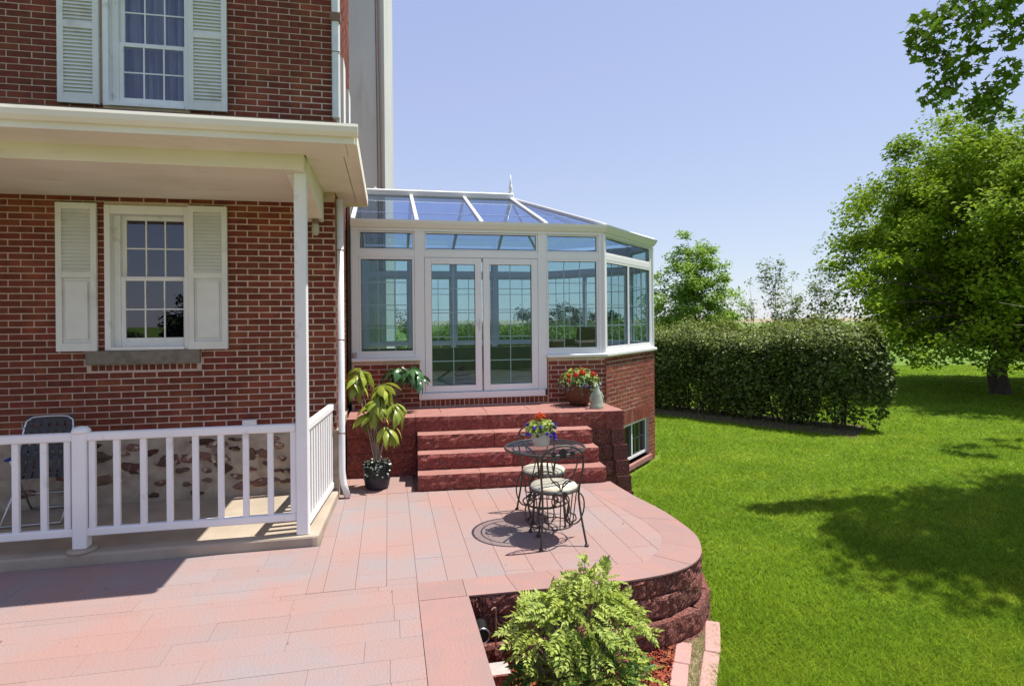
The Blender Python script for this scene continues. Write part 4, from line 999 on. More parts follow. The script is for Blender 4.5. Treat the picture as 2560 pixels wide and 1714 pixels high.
# dark wicker armchair and sofa inside
def wicker(name, label, loc, rz, wd):
    t = thing(name, label, 'armchair' if wd < 1 else 'sofa', (0, 0, 0), world=False)
    b = MB(); b.cbox(-wd / 2, wd / 2, -0.35, 0.35, 0.1, 0.38, 0.03); part(t, 'base', b, 'pot_brown')
    b = MB(); b.cbox(-wd / 2 + 0.1, wd / 2 - 0.1, -0.30, 0.25, 0.382, 0.5, 0.04); part(t, 'cushion', b, 'inwall')
    b = MB(); b.cbox(-wd / 2, wd / 2, 0.26, 0.38, 0.382, 0.88, 0.05); part(t, 'backrest', b, 'pot_brown')
    for s in (-1, 1):
        b = MB(); b.cbox(s * wd / 2 - 0.06, s * wd / 2 + 0.06, -0.36, 0.26, 0.383, 0.64, 0.04); part(t, 'armrest', b, 'pot_brown')
        for q in (-0.3, 0.3): b = MB(); b.cbox(s * (wd / 2 - 0.05) - 0.03, s * (wd / 2 - 0.05) + 0.03, q - 0.03, q + 0.03, 0, 0.1, 0.006); part(t, 'leg', b, 'pot_brown')
    t.location = loc; t.rotation_euler = (0, 0, rz); return t
wicker('wicker_chair', 'dark wicker armchair inside the sunroom behind the right-hand window', (3.55, 10.9, 0.926), radians(-70), 0.78)

# ------------------------------------------------------------------ table and chairs
def ring(r, z, n=24): return [(r * cos(2 * pi * i / n), r * sin(2 * pi * i / n), z) for i in range(n)]
tb = thing('garden_table', 'round smoked glass garden table on curled black iron legs', 'table', (0, 0, 0), world=False)
b = MB(); b.lathe([(0.368, 0.748), (0.372, 0.752), (0.372, 0.758), (0.368, 0.762)], seg=48); part(tb, 'table_top', b, 'tabletop', smooth=False)
b = MB(); b.tube(ring(0.374, 0.752, 48), 0.011, 8, closed=True); part(tb, 'rim', b, 'iron', smooth=True)
for k in range(3):
    a = radians(100 + 120 * k); ca, sa = cos(a), sin(a)
    b = MB(); b.tube([(0.30 * ca, 0.30 * sa, 0.742), (0.13 * ca, 0.13 * sa, 0.66), (0.085 * ca, 0.085 * sa, 0.52), (0.10 * ca, 0.10 * sa, 0.40), (0.20 * ca, 0.20 * sa, 0.27), (0.235 * ca, 0.235 * sa, 0.16), (0.20 * ca, 0.20 * sa, 0.06), (0.25 * ca, 0.25 * sa, 0.012)], 0.010, 6, smooth=4)
    b.lathe([(0.012, 0), (0.022, 0.006), (0.022, 0.014), (0.012, 0.02)], (0.25 * ca, 0.25 * sa, 0.0), 10); part(tb, 'leg', b, 'iron', smooth=True)
    b = MB(); a2 = a + radians(60); c2, s2 = cos(a2), sin(a2)
    sp = [(0.10 + 0.055 * (1 - t / 14) * cos(t * 0.75)) for t in range(15)]; sz = [0.40 + 0.055 * (1 - t / 14) * sin(t * 0.75) for t in range(15)]
    b.tube([(s_ * c2, s_ * s2, z_) for s_, z_ in zip(sp, sz)], 0.006, 5, smooth=2)
    b.tube([(0.09 * c2, 0.09 * s2, 0.62), (0.12 * c2, 0.12 * s2, 0.5), (0.155 * c2, 0.155 * s2, 0.40)], 0.006, 5, smooth=3); part(tb, 'scroll', b, 'iron', smooth=True)
for r_, z_ in ((0.095, 0.50), (0.21, 0.25)):
    b = MB(); b.tube(ring(r_, z_), 0.007, 6, closed=True); part(tb, 'brace_ring', b, 'iron', smooth=True)
b = MB(); b.tube(ring(0.30, 0.740, 32), 0.007, 6, closed=True); part(tb, 'under_ring', b, 'iron', smooth=True)
tb.location = (1.43, 5.39, 0); tb.rotation_euler = (0, 0, radians(20))

def spiral(c, r, turns, start, u, v, n=18, grow=0.15):
    out = []
    for i in range(n + 1):
        t = i / n; a = start + turns * 2 * pi * t; rr_ = r * (grow + (1 - grow) * t)
        out.append(tuple(Vector(c) + Vector(u) * rr_ * cos(a) + Vector(v) * rr_ * sin(a)))
    return out
ch = thing('iron_chair', 'black iron bistro chair with cream seat standing in front of the glass table', 'chair', (0, 0, 0), group='iron bistro chairs at the glass table', world=False)
b = MB(); b.lathe([(0.19, 0.445), (0.207, 0.452), (0.212, 0.466), (0.20, 0.482), (0.14, 0.492), (0.02, 0.495)], seg=36); part(ch, 'seat', b, 'seat', smooth=True)
b = MB(); b.tube(ring(0.213, 0.447, 36), 0.011, 6, closed=True); part(ch, 'seat_rim', b, 'iron', smooth=True)
for sx in (-1, 1):
    b = MB(); b.tube([(sx * 0.205, -0.275, 0.008), (sx * 0.175, -0.225, 0.25), (sx * 0.165, -0.195, 0.45), (sx * 0.19, -0.235, 0.66), (sx * 0.185, -0.262, 0.76)], 0.0095, 6, smooth=4)
    b.lathe([(0.012, 0), (0.02, 0.006), (0.02, 0.014), (0.01, 0.02)], (sx * 0.205, -0.275, 0), 10); part(ch, 'leg', b, 'iron', smooth=True)
    b = MB(); b.tube([(sx * 0.15, 0.14, 0.445), (sx * 0.145, 0.15, 0.25), (sx * 0.17, 0.185, 0.008)], 0.0095, 6, smooth=4)
    b.lathe([(0.012, 0), (0.02, 0.006), (0.02, 0.014), (0.01, 0.02)], (sx * 0.17, 0.185, 0), 10); part(ch, 'leg', b, 'iron', smooth=True)
    b = MB(); b.tube([(sx * 0.17, -0.13, 0.44), (sx * 0.255, -0.06, 0.36), (sx * 0.275, -0.03, 0.25), (sx * 0.23, -0.03, 0.14), (sx * 0.15, -0.03, 0.115), (sx * 0.10, -0.03, 0.17), (sx * 0.13, -0.03, 0.225), (sx * 0.17, -0.03, 0.20)], 0.007, 5, smooth=4); part(ch, 'side_scroll', b, 'iron', smooth=True)
    b = MB(); b.tube([(sx * 0.045, -0.19, 0.36), (sx * 0.02, -0.19, 0.40), (sx * 0.055, -0.19, 0.425), (sx * 0.08, -0.19, 0.38), (sx * 0.06, -0.19, 0.29), (sx * 0.085, -0.19, 0.20), (sx * 0.14, -0.19, 0.21), (sx * 0.13, -0.19, 0.26)], 0.006, 5, smooth=4); part(ch, 'apron_scroll', b, 'iron', smooth=True)
    b = MB(); b.tube([(sx * 0.09, -0.215, 0.545), (sx * 0.055, -0.212, 0.56), (sx * 0.02, -0.210, 0.53), (sx * 0.005, -0.205, 0.465)], 0.006, 5, smooth=4)
    b.tube([(sx * 0.01, -0.21, 0.50), (sx * 0.09, -0.22, 0.58), (sx * 0.135, -0.24, 0.70), (sx * 0.125, -0.255, 0.765)], 0.006, 5, smooth=4); part(ch, 'back_scroll', b, 'iron', smooth=True)
b = MB(); b.tube([(0.186 * cos(t), -0.262 - 0.012 * sin(t), 0.76 + 0.115 * sin(t)) for t in [pi * i / 16 for i in range(17)]], 0.0095, 6); b.tube([(-0.186, -0.262, 0.762), (0, -0.268, 0.768), (0.186, -0.262, 0.762)], 0.009, 6, smooth=3); part(ch, 'back_hoop', b, 'iron', smooth=True)
for cx, r_ in ((-0.085, 0.024), (0, 0.040), (0.085, 0.024)):
    b = MB(); zc = 0.812 if r_ > 0.03 else 0.802
    for k in range(5):
        a = 2 * pi * k / 5 + 0.3; b.lathe([(0.002, -0.004), (r_ * 0.5, 0), (0.002, 0.004)], (0, 0, 0), 8)
        for i in range(len(b.v) - 24, len(b.v)): x, y, z = b.v[i]; b.v[i] = (cx + cos(a) * r_ * 0.55 + x, -0.27 + z, zc + sin(a) * r_ * 0.55 + y)
    part(ch, 'rosette', b, 'iron', smooth=True)
b = MB(); b.tube(ring(0.165, 0.125, 24), 0.006, 5, closed=True); part(ch, 'stretcher_ring', b, 'iron', smooth=True)
for k in range(5):
    a = radians(200 + 35 * k); b = MB(); b.tube([(0.205 * cos(a), 0.205 * sin(a), 0.44), (0.165 * cos(a), 0.165 * sin(a), 0.125)], 0.0055, 5); part(ch, 'rod', b, 'iron')
ch2 = copy_tree(ch); ch2['label'] = 'black iron bistro chair standing behind the glass table, nearer the steps'
ch.location = (1.44, 5.125, 0); ch.rotation_euler = (0, 0, radians(2))
ch2.location = (1.50, 5.70, 0); ch2.rotation_euler = (0, 0, radians(183))

# ------------------------------------------------------------------ folding lawn chair behind the railing
lc = thing('lawn_chair', 'folding aluminium lawn chair with grey webbing and blue armrests behind the railing', 'chair', (0, 0, 0), world=False)
wd = 0.25
b = MB(); b.tube([(-wd, 0.05, 0.42), (-wd + 0.01, -0.16, 0.92), (-wd + 0.05, -0.19, 1.0), (-wd + 0.12, -0.2, 1.025), (wd - 0.12, -0.2, 1.025), (wd - 0.05, -0.19, 1.0), (wd - 0.01, -0.16, 0.92), (wd, 0.05, 0.42)], 0.012, 8, smooth=3); part(lc, 'back_frame', b, 'alu', smooth=True)
b = MB(); b.tube([(-wd, 0.05, 0.41), (-wd, -0.42, 0.43), (wd, -0.42, 0.43), (wd, 0.05, 0.41)], 0.012, 8); part(lc, 'seat_frame', b, 'alu', smooth=True)
for s in (-1, 1):
    b = MB(); b.tube([(s * (wd + 0.03), -0.40, 0.63), (s * (wd + 0.03), 0.25, 0.02)], 0.011, 8); b.tube([(s * (wd + 0.03), 0.05, 0.63), (s * (wd + 0.03), -0.38, 0.02)], 0.011, 8); part(lc, 'leg', b, 'alu', smooth=True)
    b = MB(); b.cbox(s * (wd + 0.03) - 0.025, s * (wd + 0.03) + 0.025, -0.44, 0.12, 0.63, 0.655, 0.008); part(lc, 'armrest', b, 'blue')
for y_, z_ in ((0.25, 0.02), (-0.38, 0.02), (-0.25, 0.21)):
    b = MB(); b.tube([(-wd - 0.03, y_, z_), (wd + 0.03, y_, z_)], 0.011, 8); part(lc, 'cross_bar', b, 'alu', smooth=True)
for k in range(6):
    x = -wd + 0.055 + k * 0.079; b = MB(); b.tube([(x, -0.20, 1.03), (x, -0.17, 0.90), (x, -0.02, 0.58), (x, 0.05, 0.43), (x, -0.42, 0.44)], 0.006, 4)
    b = MB(); 
    for (y0_, z0_, y1_, z1_) in ((-0.205, 1.035, 0.045, 0.43), (0.045, 0.43, -0.43, 0.44)):
        b.add([(x - 0.028, y0_, z0_), (x + 0.028, y0_, z0_), (x + 0.028, y1_, z1_), (x - 0.028, y1_, z1_), (x - 0.028, y0_ - 0.004, z0_), (x + 0.028, y0_ - 0.004, z0_), (x + 0.028, y1_ - 0.004, z1_), (x - 0.028, y1_ - 0.004, z1_)], [(0, 1, 2, 3), (7, 6, 5, 4), (0, 4, 5, 1), (2, 6, 7, 3), (1, 5, 6, 2), (3, 7, 4, 0)])
    part(lc, 'webbing', b, 'web')
for k in range(5):
    t = 0.06 + k * 0.15; y = -0.195 + 0.24 * t; z = 1.02 - 0.59 * t; b = MB(); b.box(-wd + 0.01, wd - 0.01, y - 0.008, y - 0.003, z - 0.03, z + 0.03); part(lc, 'webbing', b, 'web')
lc.location = (-3.25, 6.46, 0.09); lc.rotation_euler = (0, 0, radians(184)); lc.scale = (0.85, 0.9, 0.93)

# ------------------------------------------------------------------ pots and flowers
def drooping_leaf(L, wd, m, name='leaf'):
    """one long leaf growing along +x, arched down, pointed tip"""
    mb = MB(); n = 7; prof = [0.05, 0.45, 0.85, 1.0, 0.86, 0.5, 0.0]; vs = []; fs = []
    for i in range(n):
        t = i / (n - 1); a = radians(20) - radians(95) * t ** 0.8
        x = L * (t - 0.28 * t * t); z = L * (0.16 * t - 0.62 * t * t); ww = wd * 0.5 * prof[i]
        vs += [(x, -ww, z - ww * 0.35), (x, 0, z + 0.0), (x, ww, z - ww * 0.35)]
    for i in range(n - 1):
        fs += [(i * 3, i * 3 + 3, i * 3 + 4, i * 3 + 1), (i * 3 + 1, i * 3 + 4, i * 3 + 5, i * 3 + 2)]
    mb.add(vs, fs); return mb.mesh(name, m, smooth=True)
LEAFM = {m: [drooping_leaf(1.0, w_, m) for w_ in (0.30, 0.36, 0.25)] for m in ('leaf_pot', 'leaf_gloss')}
def leaf_whorl(root, c, n, L, m, seed, up=0.0):
    rr = random.Random(seed)
    for k in range(n):
        o = link('leaf', rr.choice(LEAFM[m]), root); s = L * rr.uniform(0.75, 1.2)
        o.location = Vector(c) + Vector((rr.uniform(-.03, .03), rr.uniform(-.03, .03), rr.uniform(-.04, .05))); o.scale = (s, s, s)
        o.rotation_euler = (rr.uniform(-0.5, 0.5), rr.uniform(-0.1, 0.85) - up, 2 * pi * k / n + rr.uniform(-0.4, 0.4))
def potted(name, label, loc, pot_m, prof, m, heads, L, soil_z, seed):
    t = thing(name, label, 'potted plant', (0, 0, 0), world=False)
    b = MB(); b.lathe(prof, seg=28); part(t, 'pot', b, pot_m, smooth=False)
    b = MB(); b.lathe([(prof[-2][0] * 0.93, soil_z - 0.01), (0.01, soil_z)], seg=20); part(t, 'soil', b, 'soil')
    rr = random.Random(seed)
    for i, (x, y, z, n) in enumerate(heads):
        b = MB(); b.tube([(0.25 * x * 0.3 + rr.uniform(-.04, .04), rr.uniform(-.04, .04), soil_z - 0.02), (x * 0.45, y * 0.45, soil_z + (z - soil_z) * 0.5), (x, y, z)], [0.010, 0.008, 0.006], 6, smooth=4); part(t, 'stem', b, 'twig', smooth=True)
        leaf_whorl(t, (x, y, z), n, L, m, seed * 31 + i)
    t.location = loc; return t
POTP = [(0.105, 0.0), (0.135, 0.02), (0.152, 0.12), (0.158, 0.24), (0.166, 0.245), (0.166, 0.262), (0.156, 0.262), (0.15, 0.22)]
pt = potted('potted_plant', 'tall yellow-green drooping plant in a dark blue pot beside the steps', (-0.145, 7.12, 0), 'pot_dark', POTP, 'leaf_pot',
            [(0.0, -0.05, 0.98, 17), (0.20, -0.02, 0.95, 17), (0.13, -0.08, 0.70, 15), (-0.05, 0.0, 0.88, 13), (0.06, 0.05, 1.18, 15), (0.02, -0.02, 1.08, 11), (-0.20, 0.06, 1.36, 15), (-0.24, 0.02, 1.24, 12)], 0.28, 0.235, 3)
# small white flowers spilling over the pot rim
n = 260; a = RNG.random(n) * 2 * pi; r_ = 0.16 * np.sqrt(RNG.random(n)); P = np.stack([r_ * np.cos(a), r_ * np.sin(a), 0.255 + 0.07 * RNG.random(n)], 1)
spill = RNG.random(n) < 0.4; aa = -pi / 2 + 0.5 * RNG.normal(size=n); P[spill] = np.stack([0.178 * np.cos(aa), 0.178 * np.sin(aa), 0.27 - 0.13 * RNG.random(n) ** 2], 1)[spill]
link('underplanting', leaf_mesh('underplanting', P, np.array([0, -0.4, 1]) + 0.6 * RNG.normal(size=P.shape), 0.034, 'leaf_dark'), pt, kind='stuff')
q = P[::4] + np.array([0, -0.012, 0.02]); link('small_flowers', leaf_mesh('small_flowers', q, np.array([0, -0.6, 1]) + 0.3 * RNG.normal(size=q.shape), 0.026, 'white_petal', aspect=0.9), pt, kind='stuff')
potted('potted_plant', 'dark glossy green potted plant on the landing left of the sunroom doors', (0.04, 8.12, 0.732), 'pot_brown', [(x * 0.8, z * 0.8) for x, z in POTP], 'leaf_gloss',
       [(0.10, 0.0, 0.58, 13), (0.27, -0.04, 0.56, 13), (-0.02, 0.02, 0.53, 10), (0.36, -0.04, 0.47, 12), (0.20, -0.08, 0.50, 10)], 0.25, 0.19, 5)

def flower_pot(name, label, loc, pot_m, prof, soil_z, rad, hgt, greens, blooms, handle=False):
    t = thing(name, label, 'flower pot', (0, 0, 0), world=False)
    b = MB(); b.lathe(prof, seg=28); part(t, 'pot', b, pot_m, smooth=True)
    b = MB(); b.lathe([(prof[-1][0] * 0.95, soil_z - 0.01), (0.01, soil_z)], seg=20); part(t, 'soil', b, 'soil')
    for (n, m, size, rr_, z0, z1) in greens:
        d = unit(RNG.normal(size=(n, 3)) * np.array([1, 1, 0.8]) + np.array([0, 0, 0.35])); P = d * rr_ * (0.45 + 0.6 * RNG.random((n, 1))); P[:, 2] = z0 + (z1 - z0) * np.clip((P[:, 2] / rr_ + 0.4) / 1.4, 0, 1.1)
        link('foliage', leaf_mesh('foliage', P, d + np.array([0, 0, 0.6]) + 0.5 * RNG.normal(size=P.shape), size * (0.6 + 0.8 * RNG.random(n)), m), t, kind='stuff')
    for (x, y, z, r_, m) in blooms:
        n = 16; d = unit(RNG.normal(size=(n, 3)) + np.array([0, -0.2, 0.6])); P = np.array([x, y, z]) + d * r_ * 0.6
        link('flower', leaf_mesh('flower', P, d, r_ * 1.3, m, aspect=0.85), t)
    t.location = loc; return t
URN = [(0.10, 0.0), (0.15, 0.04), (0.205, 0.14), (0.225, 0.24), (0.23, 0.30), (0.215, 0.32), (0.2, 0.29)]
rr = random.Random(9)
bl = [(-0.20, -0.16, 0.43, 0.034, 'red'), (-0.11, -0.19, 0.445, 0.045, 'red'), (-0.02, -0.17, 0.47, 0.046, 'red'), (0.02, -0.15, 0.465, 0.036, 'orange'), (0.14, -0.18, 0.45, 0.045, 'red'), (0.18, -0.15, 0.445, 0.034, 'red'), (-0.20, -0.19, 0.365, 0.03, 'red'), (0.06, 0.05, 0.5, 0.04, 'red'), (-0.08, 0.1, 0.48, 0.04, 'red')]
bl += [(0.05 + rr.uniform(-0.06, 0.06), -0.235, 0.28 + rr.uniform(-0.02, 0.03), 0.017, 'purple') for _ in range(5)] + [(0.27 + rr.uniform(-.03, .03), -0.08 + rr.uniform(-.05, .05), 0.29 + rr.uniform(-.08, .06), 0.018, 'lilac') for _ in range(7)]
flower_pot('flower_pot', 'round brown pot of red flowers and trailing silver leaves on the landing corner', (2.66, 8.09, 0.732), 'pot_brown', URN, 0.28, 0.3, 0.3,
           [(330, 'leaf_shrub', 0.05, 0.27, 0.30, 0.52), (200, 'leaf_low', 0.055, 0.30, 0.25, 0.47), (380, 'leaf_silver', 0.04, 0.285, 0.22, 0.42), (120, 'leaf_silver', 0.045, 0.33, 0.18, 0.42)], bl)
WP = [(0.065, 0.0), (0.075, 0.01), (0.092, 0.09), (0.10, 0.135), (0.103, 0.14), (0.092, 0.14), (0.088, 0.12)]
bl = [(-0.01, -0.01, 0.275, 0.034, 'orange'), (0.03, 0.02, 0.268, 0.03, 'orange'), (-0.03, 0.03, 0.268, 0.03, 'orange'), (0.0, 0.05, 0.285, 0.028, 'red')]
bl += [(0.135 * cos(a), 0.135 * sin(a), 0.155 + 0.05 * sin(3.3 * a), 0.022, 'purple') for a in [radians(d_) for d_ in (180, 205, 230, 255, 280, 300, 318, 335, 350, 10, 40, 150)]] + [(0.12, -0.07, 0.09, 0.022, 'purple'), (0.115, -0.08, 0.065, 0.02, 'purple'), (0.10, -0.085, 0.12, 0.02, 'purple')]
flower_pot('flower_pot', 'small white pot of orange and violet flowers standing on the glass table', (1.405, 5.43, 0.7625), 'pot_white', WP, 0.12, 0.12, 0.1,
           [(170, 'leaf_shrub', 0.05, 0.145, 0.13, 0.25), (90, 'leaf_low', 0.045, 0.15, 0.11, 0.22)], bl)

# pale green stone figurine
fg = thing('garden_figurine', 'pale green stone bird-shaped garden figurine beside the brown flower pot', 'figurine', (0, 0, 0), world=False)
mb = MB(); seg = 16; prof = [(0.095, 0.0, 0, 0), (0.10, 0.012, 0, 0), (0.086, 0.05, 0, 0), (0.078, 0.11, 0.004, 0), (0.07, 0.17, 0.006, 0), (0.052, 0.23, 0.004, 0), (0.036, 0.275, -0.004, -0.002), (0.034, 0.305, -0.012, -0.006), (0.03, 0.33, -0.016, -0.012), (0.012, 0.35, -0.016, -0.012)]
for r_, z, ox, oy in prof:
    for k in range(seg):
        a = 2 * pi * k / seg; rr2 = r_ * (1 + 0.06 * sin(3 * a + z * 30)); mb.v.append((ox + rr2 * cos(a), oy + rr2 * sin(a) * 0.85, z))
for i in range(len(prof) - 1):
    for k in range(seg): k2 = (k + 1) % seg; mb.f.append((i * seg + k, i * seg + k2, (i + 1) * seg + k2, (i + 1) * seg + k))
mb.f.append(tuple(range(seg - 1, -1, -1))); mb.f.append(tuple((len(prof) - 1) * seg + k for k in range(seg)))
part(fg, 'body', mb, 'figure', smooth=True)
b = MB(); b.tube([(-0.03, -0.03, 0.315), (-0.045, -0.06, 0.308), (-0.052, -0.078, 0.30)], [0.014, 0.009, 0.002], 6); part(fg, 'beak', b, 'figure', smooth=True)
for s in (-1, 1):
    b = MB(); b.tube([(s * 0.055, -0.01, 0.22), (s * 0.078, 0.0, 0.15), (s * 0.085, 0.02, 0.06)], [0.012, 0.026, 0.006], 8, smooth=3); part(fg, 'wing', b, 'figure', smooth=True)
fg.location = (2.79, 7.72, 0.732)

# ------------------------------------------------------------------ planting bed, edging, small things by the wall
BED = [(0.5, -2), (0.5, 4.2), (1.3, 4.25), (2.1, 4.3), (2.5, 4.48), (2.63, 4.42), (2.40, 4.01), (2.15, 3.64), (1.75, 3.1), (1.35, 2.4), (1.0, 1.2), (0.8, -2)]
b = MB(); b.add([(x, y, GZ + 0.006) for x, y in BED], [tuple(range(len(BED)))[::-1]]); link('planting_bed', b.mesh('planting_bed', 'soil'), kind='structure')
def edging(name, label, path, wdt, ln, z):
    root = thing(name, label, 'garden edging', (path[0][0], path[0][1], GZ)); P = resample(path, int(round(sum((Vector(path[i + 1]) - Vector(path[i])).length for i in range(len(path) - 1)) / ln)))
    rr = random.Random(int(ln * 100))
    for i in range(len(P) - 1):
        T, L, d, n = seg_T(P[i], P[i + 1]); b = MB(); k = rr.uniform(-0.008, 0.008)
        b.cbox(0.004, L - 0.004, -wdt / 2 + k, wdt / 2 + k, z - 0.09, z + rr.uniform(-0.004, 0.004), 0.006, T=T); part(root, 'paver', b, 'edging')
edging('garden_edging', 'inner row of pink edging stones between red mulch and dry grass', [(2.20, 4.19), (2.04, 3.93), (1.93, 3.74), (1.62, 3.25), (1.25, 2.6), (0.98, 1.8)], 0.115, 0.29, GZ + 0.035)
edging('garden_edging', 'outer row of pink edging stones set along the lawn', [(2.585, 4.43), (2.355, 4.035), (2.11, 3.665), (1.72, 3.14), (1.32, 2.42)], 0.115, 0.44, GZ + 0.03)
# mulch chips and dry grass
def fill(poly, n):
    xs_ = [p[0] for p in poly]; ys_ = [p[1] for p in poly]; out = np.zeros((0, 2))
    while len(out) < n:
        c = np.stack([RNG.uniform(min(xs_), max(xs_), n), RNG.uniform(min(ys_), max(ys_), n)], 1); out = np.vstack([out, c[inside(c[:, 0], c[:, 1], poly)]])
    return out[:n]
p2 = fill([(0.57, 1.8), (0.57, 4.10), (1.3, 4.08), (2.05, 4.13), (2.12, 4.14), (1.96, 3.90), (1.85, 3.72), (1.55, 3.25), (1.17, 2.6), (0.9, 1.8)], 9000)
hh = 0.045 * np.exp(-((p2[:, 0] - 1.1) ** 2 + (p2[:, 1] - 3.4) ** 2) / 0.4)
P = np.stack([p2[:, 0], p2[:, 1], GZ + 0.012 + hh + 0.03 * RNG.random(len(p2))], 1)
link('mulch', leaf_mesh('mulch', P, np.array([0, 0, 1.0]) + 0.55 * RNG.normal(size=P.shape), 0.028 + 0.05 * RNG.random(len(P)), 'mulch', aspect=0.34, fold=0.1), kind='stuff')
def blades(P, h, wd, lean, m, name):
    n = len(P); a = RNG.random(n) * 2 * pi; la = RNG.random(n) * 2 * pi
    dx, dy = np.cos(a) * wd * 0.5, np.sin(a) * wd * 0.5; l = lean * (0.25 + 0.75 * RNG.random(n)) * h
    V = np.stack([np.stack([P[:, 0] - dx, P[:, 1] - dy, P[:, 2]], 1), np.stack([P[:, 0] + dx, P[:, 1] + dy, P[:, 2]], 1),
                  np.stack([P[:, 0] + l * np.cos(la), P[:, 1] + l * np.sin(la), P[:, 2] + h], 1)], 1).reshape(-1, 3)
    return np_mesh(name, V, np.arange(3 * n).reshape(-1, 3), m)
p2 = fill([(2.20, 4.15), (2.30, 4.3), (2.50, 4.42), (2.29, 4.05), (2.05, 3.68), (1.66, 3.16), (1.28, 2.5), (1.10, 2.2), (1.32, 2.58), (1.69, 3.22), (2.0, 3.72), (2.11, 3.92)], 5200)
P = np.stack([p2[:, 0], p2[:, 1], np.full(len(p2), GZ)], 1)
link('dry_grass', blades(P, 0.015 + 0.03 * RNG.random(len(P)), 0.006, 2.5, 'dry', 'dry_grass'), kind='stuff')
k = thing('stepping_block', 'two small pale-topped red step blocks at the foot of the wall', 'step blocks', (0.72, 3.95, GZ))
b = MB(); b.cbox(0.56, 0.79, 3.87, 4.03, -0.56, -0.405, 0.008); o = part(k, 'block', b, 'step'); o.data.materials.append(M['grey']); o.data.polygons[1].material_index = 1
b = MB(); b.cbox(0.56, 0.79, 3.62, 3.866, -0.60, -0.505, 0.008); part(k, 'block', b, 'edging')
k = thing('drain_pipe', 'black corrugated drain pipe end poking out of the retaining wall', 'pipe', (0.62, 4.0, -0.2))
b = MB(); c_ = [Vector((0.62, 4.20, -0.21)), Vector((0.615, 4.06, -0.215))]
b.tube([(0.62, 4.22, -0.21), (0.616, 4.10, -0.213), (0.614, 4.03, -0.215)], [0.048, 0.048, 0.05], 18); b.v = b.v
part(k, 'pipe', b, 'black', smooth=False)
b = MB(); b.tube([(0.614 + 0.05 * cos(t), 4.027, -0.215 + 0.05 * sin(t)) for t in [2 * pi * i / 20 for i in range(20)]], 0.006, 6, closed=True); part(k, 'rim', b, 'alu', smooth=True)
k = thing('watering_stake', 'thin hooked metal pipe standing against the rough wall', 'pipe', (0.70, 4.1, GZ))
b = MB(); b.tube([(0.72, 4.10, -0.34), (0.72, 4.10, -0.09), (0.715, 4.09, -0.065), (0.70, 4.08, -0.06), (0.685, 4.07, -0.07)], 0.006, 6, smooth=3); part(k, 'pipe', b, 'rust', smooth=True)

# ------------------------------------------------------------------ leafy shrub in the bed
SB = Vector((1.13, 3.42, GZ))
shrub = thing('shrub', 'light green feathery-leaved shrub growing in the red mulch bed', 'shrub', SB)
def compound(n, center, radii, upper, L0, seed, m, name, droop=0.22):
    rg = np.random.default_rng(seed); c = np.array(center); rad = np.array(radii)
    d = rg.normal(size=(n, 3)); d[:, 2] = np.abs(d[:, 2]) * (1 if upper else 0.8) + (0.1 if upper else -0.55); d = unit(d)
    tip = c + d * rad * (0.62 + 0.42 * rg.random((n, 1)))
    dr = unit(np.stack([d[:, 0], d[:, 1], 0.45 * d[:, 2] - droop * rg.random(n)], 1) + 0.45 * rg.normal(size=(n, 3)))
    up = unit(np.array([0, 0, 1.0]) + 0.35 * rg.normal(size=(n, 3))); sd = unit(np.cross(dr, up)); nrm = np.cross(sd, dr)
    L = (L0 * (0.75 + 0.5 * rg.random(n)))[:, None]; Ps, Ns, As, Ss = [], [], [], []
    for k in range(6):
        t = 0.15 + 0.14 * k; base = tip + dr * L * (t - 0.4) - np.array([0, 0, 1.0]) * L * 0.35 * t * t
        ll = L[:, 0] * (0.34 - 0.035 * abs(k - 2))
        for s in (-1, 1):
            ax = unit(sd * s * 0.85 + dr * 0.6 - np.array([0, 0, 0.25])); Ps.append(base + ax * ll[:, None] * 0.5); As.append(ax); Ns.append(nrm + 0.25 * rg.normal(size=(n, 3))); Ss.append(ll)
    base = tip + dr * L * 0.62 - np.array([0, 0, 1.0]) * L * 0.3; Ps.append(base); As.append(dr); Ns.append(nrm); Ss.append(L[:, 0] * 0.32)
    link(name, leaf_mesh(name, np.vstack(Ps), np.vstack(Ns), np.concatenate(Ss), m, aspect=0.48, fold=0.3, axis=np.vstack(As)), shrub, kind='stuff'); return tip
tips = np.vstack([compound(215, (1.13, 3.44, 0.06), (0.43, 0.36, 0.28), True, 0.142, 1, 'leaf_shrub', 'upper_foliage'),
                  compound(30, (1.23, 3.50, 0.27), (0.19, 0.16, 0.20), True, 0.13, 2, 'leaf_shrub', 'top_foliage'),
                  compound(95, (0.92, 3.42, -0.02), (0.30, 0.30, 0.30), True, 0.13, 4, 'leaf_shrub', 'side_foliage'),
                  compound(140, (1.15, 3.34, -0.24), (0.42, 0.36, 0.26), True, 0.13, 5, 'leaf_shrub', 'lower_foliage'),
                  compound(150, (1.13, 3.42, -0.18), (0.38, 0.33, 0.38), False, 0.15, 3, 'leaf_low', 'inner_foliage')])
b = MB()
for tp in tips[::3]: limb_mesh(b, (SB.x + random.uniform(-.08, .08), SB.y + random.uniform(-.08, .08), GZ), tuple(tp), 0.007, 0.002, sag=0.06, n=5, seg=4)
part(shrub, 'stems', b, 'twig')
for p_ in ((1.27, 3.12, 0.06), (1.05, 3.10, -0.10), (1.03, 3.12, -0.22), (1.06, 3.2, 0.2)):
    n = 40; q = np.array(p_) + RNG.normal(size=(n, 3)) * np.array([0.02, 0.02, 0.015]); link('flower_head', leaf_mesh('flower_head', q, RNG.normal(size=(n, 3)), 0.018, 'pink_petal'), shrub, kind='stuff')

